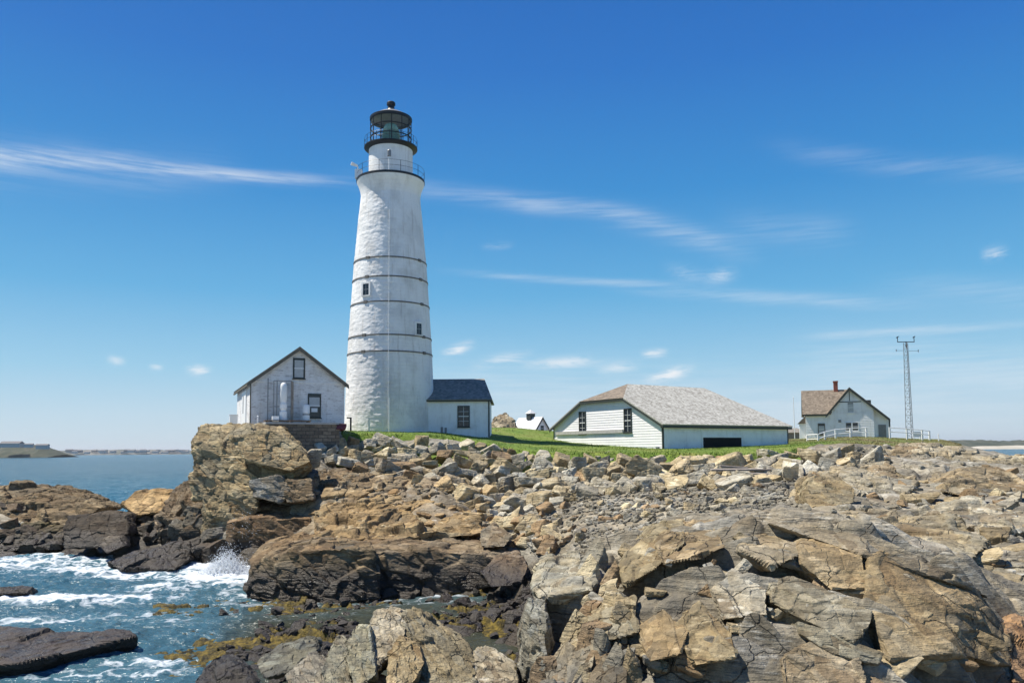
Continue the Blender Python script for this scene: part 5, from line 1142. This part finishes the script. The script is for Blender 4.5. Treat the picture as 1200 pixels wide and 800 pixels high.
# dark line of low posts on the ramp
# ------------------------------------------------------------------ mast
MD = 92.; q = P(1067, 514.5, MD); sc = MD / F
mast = empty('weather_mast', tuple(q), R(20), 'tall grey lattice weather mast with crossarm on the right', 'mast')
Hm = (514.5 - 401) * sc
def mp(k, z): 
    r_ = .46 - .2 * z / Hm; a = 2 * math.pi * k / 3; return (r_ * math.cos(a), r_ * math.sin(a), z)
for k in range(3): MB().tube(mp(k, -.3), mp(k, Hm), .036, n=6).build('leg', M['steel'], mast)
g = MB(); nb_ = 16
for i_ in range(nb_):
    z0, z1 = Hm * i_ / nb_, Hm * (i_ + 1) / nb_
    for k in range(3): g.tube(mp(k, z0), mp((k + 1) % 3, z0), .017, n=5); g.tube(mp(k, z0), mp((k + 1) % 3, z1), .017, n=5)
g.build('bracing', M['steel'], mast)
g = MB(); g.tube((0, 0, Hm - .6), (0, 0, Hm + .15), .05); g.tube((-.93, .34, Hm + .1), (.93, -.34, Hm + .1), .045); ca = g.build('crossarm', M['black'], mast)
for s_ in (-1, 1):
    g = MB(); g.tube((s_ * .9, -s_ * .33, Hm + .1), (s_ * .9, -s_ * .33, Hm + .7), .04); g.tube((s_ * .9 - .15, -s_ * .33, Hm + .6), (s_ * .9 + .15, -s_ * .33, Hm + .75), .06); g.build('wind_sensor', M['black'], ca)
g = MB(); g.tube((.3, -.1, Hm - .95), (1.3, -.48, Hm - .95), .02); g.tube((1.3, -.48, Hm - 1.1), (1.3, -.48, Hm - .8), .04); g.tube((-.3, .1, Hm - .9), (-1.1, .4, Hm - .9), .02); g.tube((-1.1, .4, Hm - 1.0), (-1.1, .4, Hm - .75), .04); g.build('sensor_arm', M['steel'], mast)
# flagpole beyond the barn
q = P(931.5, 516, 110); fp = empty('flagpole', tuple(q), 0, 'thin white flagpole between the barn and keeper\'s house', 'flagpole')
MB().tube((0, 0, -.5), (0, 0, 5.9), .06, .04).build('shaft', M['white'], fp); MB().lathe([(.01, 5.9), (.09, 5.97), (.01, 6.05)], 10).build('finial', M['white'], fp)
q = P(931, 516, 118); ou = empty('outbuilding', tuple(q), R(0), 'low grey outbuilding behind the right end of the barn', 'shed')
MB().box(-1.3, 1.5, 0, 4, -1, 1.15).build('wall', M['wood'], ou); roof_poly('roof', [[(-1.5, -.2, 1.17), (1.9, -.2, 1.17), (1.2, 2, 1.9), (-1.5, 2, 1.9)], [(1.9, 4.2, 1.17), (-1.5, 4.2, 1.17), (-1.5, 2, 1.9), (1.2, 2, 1.9)]], M['roof_grey'], ou)
# far white house with cupola behind the lawn crest
q = P(623, 505, 150); s1 = 150 / F
fo = empty('boathouse', tuple(q), R(32), 'distant white roofed house with a little cupola behind the lawn', 'house')
g = MB(); g.prism([(-2.3, 0, -3), (2.3, 0, -3), (2.3, 0, .2), (0, 0, 3.0), (-2.3, 0, .2)], (0, 1, 0)); 
fo.rotation_euler = (0, 0, R(38))
g = MB(); g.prism([(-2.0, 0, -3), (2.0, 0, -3), (2.0, 0, .0), (0, 0, 2.7), (-2.0, 0, .0)], (0, 7, 0)); g.build('wall', M['clap'], fo).location = (2.6, 0, 0)
roof_poly('roof', [[(.3, 7.2, -.35), (.3, -.25, -.35), (2.6, -.25, 2.8), (2.6, 7.2, 2.8)], [(4.9, -.25, -.35), (4.9, 7.2, -.35), (2.6, 7.2, 2.8), (2.6, -.25, 2.8)]], M['roof_white'], fo)
tr = MB(); tr.prism([(.3, -.3, -.45), (2.6, -.3, 2.7), (2.6, -.3, 2.3), (.6, -.3, -.45)], (0, .04, 0)); tr.prism([(2.6, -.3, 2.7), (4.9, -.3, -.45), (4.6, -.3, -.45), (2.6, -.3, 2.3)], (0, .04, 0)); tr.build('rake_board', M['trim'], fo)
window(fo, 2.6, .1, .6, .9, 0, 0, nx=1, ny=1)
cu = MB().box(2.0, 3.2, 2.8, 4.0, 2.3, 3.5).build('cupola', M['trim'], fo); roof_poly('cupola_roof', [[(1.8, 2.6, 3.52), (3.4, 2.6, 3.52), (2.6, 3.4, 4.3)], [(3.4, 2.6, 3.52), (3.4, 4.2, 3.52), (2.6, 3.4, 4.3)], [(3.4, 4.2, 3.52), (1.8, 4.2, 3.52), (2.6, 3.4, 4.3)], [(1.8, 4.2, 3.52), (1.8, 2.6, 3.52), (2.6, 3.4, 4.3)]], M['roof_white'], cu)
# rock mound on the lawn right of the shed
HR('boulder', 'rough rock mound on the grass right of the shed', 'rock', [(570, 505, 82), (578, 490, 84), (592, 484, 86), (602, 491, 84), (608, 503, 82), (590, 508, 80)], 4, .2, 6, 1.6, T_TAN)
# driftwood planks below the barn
for (px, py, D, L_, w_, a, t_, lab) in [(868, 550, 43.6, 3.3, .3, .03, .0, 'long weathered plank lying on boulders below the barn'), (884, 555, 43.2, 2.0, .22, -.12, .05, 'shorter broken plank under the long weathered plank'), (860, 547, 44, 1.6, .12, .12, .08, 'thin grey stick lying behind the long weathered plank')]:
    q = P(px, py, D); V = MB().box(-L_ / 2, L_ / 2, -w_ / 2, w_ / 2, -.05, .05); o = V.build('driftwood_plank', M['wood'], None, bevel=.015); o.location = q; o.rotation_euler = (.15, t_, a); tag(o, lab, 'plank')

# ------------------------------------------------------------------ air
hz = MB().box(-30000, 30000, -200, 27000, -8, 160).build('haze', M['white']); hz.data.materials.clear()
m = bpy.data.materials.new('sea_air'); m.use_nodes = True; m.node_tree.nodes.remove(m.node_tree.nodes['Principled BSDF'])
pv = m.node_tree.nodes.new('ShaderNodeVolumePrincipled'); pv.inputs['Density'].default_value = 5e-5; pv.inputs['Color'].default_value = (.93, .96, 1, 1); pv.inputs['Anisotropy'].default_value = .2
m.node_tree.links.new(pv.outputs[0], m.node_tree.nodes['Material Output'].inputs['Volume']); hz.data.materials.append(m)
tag(hz, 'thin pale sea haze lying over the far shores', 'haze', kind='stuff')
# ------------------------------------------------------------------ light
EL = R(60); sh_ = np.array((-.985, .13)); sh_ /= np.linalg.norm(sh_)
S = Vector((sh_[0] * math.cos(EL), sh_[1] * math.cos(EL), math.sin(EL)))
sd = bpy.data.lights.new('sun', 'SUN'); sd.energy = 5.0; sd.angle = R(.53); sd.color = (1, .94, .83)
so = bpy.data.objects.new('sun', sd); col.objects.link(so); so.rotation_euler = S.to_track_quat('Z', 'Y').to_euler(); so.location = (-40, 20, 60)
wd = bpy.data.worlds.new('World'); scn.world = wd; wd.use_nodes = True; t = NT(wd.node_tree); bg = wd.node_tree.nodes['Background']
sky = t.new('ShaderNodeTexSky', sky_type='NISHITA'); sky.sun_disc = False; sky.sun_elevation = EL; sky.sun_rotation = math.atan2(sh_[0], sh_[1])
sky.altitude = 0; sky.air_density = 1.0; sky.dust_density = .6; sky.ozone_density = 1.6
tc = t.new('ShaderNodeTexCoord').outputs['Generated']; sp = t.new('ShaderNodeSeparateXYZ'); t.put(sp.inputs[0], tc)
az = t.math('ARCTAN2', sp.outputs[0], sp.outputs[1]); el = t.math('ARCSINE', sp.outputs[2])
comb = t.new('ShaderNodeCombineXYZ'); t.put(comb.inputs[0], az); t.put(comb.inputs[1], el)
w1 = t.noise(t.map(comb.outputs[0], (0, 0, R(9)), (5, 60, 1)), 1, 9, .7, .3)
w2 = t.noise(t.map(comb.outputs[0], (0, 0, R(-14)), (16, 75, 1)), 1, 9, .72, .9)
w3 = t.noise(t.map(comb.outputs[0], (0, 0, R(9)), (12, 220, 1)), 1, 6, .6, .2)
w0 = t.math('SUBTRACT', t.noise(comb.outputs[0], 5, 4), .5)
def dirang(px, py):
    d = ray(px, py); d = d / np.linalg.norm(d); return math.atan2(d[0], d[1]), math.asin(d[2])
cloud = None
CL = [(-260, 160, 200, 190, 9, .50, 0), (60, 178, 430, 216, 6, .5, 0), (-200, 168, 300, 200, 22, .14, 0), (380, 206, 720, 244, 10, .16, 0), (540, 224, 780, 256, 9, .20, 0), (680, 240, 900, 302, 12, .24, 0), (500, 316, 830, 334, 4, .24, 0), (700, 334, 1120, 358, 7, .26, 0),
      (880, 168, 1300, 208, 10, .14, 0), (930, 395, 1260, 376, 4, .34, 0), (512, 418, 560, 401, 5, .85, 1), (750, 449, 820, 428, 6, .9, 1), (600, 428, 720, 421, 6, .6, 1), (690, 437, 760, 426, 6, .5, 1), (748, 415, 786, 412, 4, .8, 1), (214, 428, 252, 435, 6, .7, 1), (122, 420, 150, 423, 4, .5, 1), (172, 428, 194, 430, 3, .4, 1),
      (1146, 301, 1186, 294, 6, .5, 1), (820, 327, 872, 321, 7, .4, 1), (545, 436, 630, 412, 7, .45, 1), (770, 314, 840, 328, 7, .2, 1), (560, 290, 606, 286, 4, .2, 1), (900, 415, 1400, 445, 24, .24, 0), (830, 266, 1020, 272, 16, .12, 0), (300, 462, 1400, 472, 40, .26, 0), (1000, 330, 1400, 352, 12, .14, 0)]
for (x0, y0, x1, y1, wd_, k, kind) in CL:
    a0, e0 = dirang(x0, y0); a1, e1_ = dirang(x1, y1); L_ = math.hypot(a1 - a0, e1_ - e0); ca, sa = (a1 - a0) / L_, (e1_ - e0) / L_; wr = wd_ / F
    da = t.math('SUBTRACT', az, a0); de = t.math('SUBTRACT', el, e0)
    v0 = None; u = t.math('DIVIDE', t.math('ADD', t.math('MULTIPLY', da, ca), t.math('MULTIPLY', de, sa)), L_)
    v = t.math('DIVIDE', t.math('SUBTRACT', t.math('MULTIPLY', de, ca), t.math('MULTIPLY', da, sa)), wr)
    v = t.math('ADD', v, t.math('MULTIPLY', w0, 1.6 if kind == 0 else 2.4))
    g_ = t.math('POWER', 2.718, t.math('MULTIPLY', t.math('MULTIPLY', v, v), -1))
    uu = t.math('SUBTRACT', t.math('MULTIPLY', u, 2), 1); win = t.rng(t.math('ABSOLUTE', uu), .35 if kind == 0 else 0., 1.05, 1, 0)
    mk_ = t.math('MULTIPLY', t.math('MULTIPLY', g_, win), k)
    nz = t.rng(t.math('ADD', t.math('MULTIPLY', w1, .6), t.math('MULTIPLY', w3, .4)), .36, .62, .18, 1.1) if kind == 0 else t.rng(w2, .34, .60, .0, 1.25)
    mk_ = t.math('MULTIPLY', mk_, nz)
    cloud = mk_ if cloud is None else t.math('SUBTRACT', t.math('ADD', cloud, mk_), t.math('MULTIPLY', cloud, mk_))
# the clear air's own gradient by height over the horizon, laid over the sky texture
EXPO = .5
def lin(c): return tuple((((v / 255 + .055) / 1.055) ** 2.4 if v > 10 else v / 3294) / 2 ** EXPO / .1 for v in c)
grad = t.new('ShaderNodeValToRGB'); ge = grad.color_ramp.elements
st = [(-.02, (205, 220, 230)), (.0, (206, 222, 232)), (.045, (190, 217, 234)), (.10, (154, 204, 232)), (.19, (100, 176, 224)), (.31, (58, 144, 211)), (.44, (41, 117, 199)), (.56, (32, 101, 186)), (1.0, (22, 74, 155))]
while len(ge) < len(st): ge.new(.5)
for e_, (q_, c_) in zip(ge, st): e_.position = q_ / 1.02 + .0196 if q_ < 1 else 1; e_.color = (*[v / 10 for v in lin(c_)], 1)
t.put(grad.inputs[0], t.math('DIVIDE', t.math('ADD', sp.outputs[2], .02), 1.02))
gcol = t.vmath('MULTIPLY', grad.outputs[0], (10, 10, 10))
skc = t.mix(.92, t.vmath('MULTIPLY', sky.outputs[0], (.62, .8, .95)), gcol)
t.put(bg.inputs['Color'], t.mix(cloud, skc, lin((238, 243, 248)))); bg.inputs['Strength'].default_value = .1
vs = scn.view_settings; vs.view_transform = 'Standard'; vs.look = 'None'; vs.exposure = EXPO; vs.gamma = 1; vs.use_curve_mapping = False
scn.cycles.max_bounces = 6; scn.cycles.diffuse_bounces = 3; scn.cycles.glossy_bounces = 3; scn.cycles.transmission_bounces = 4; scn.cycles.use_denoising = True
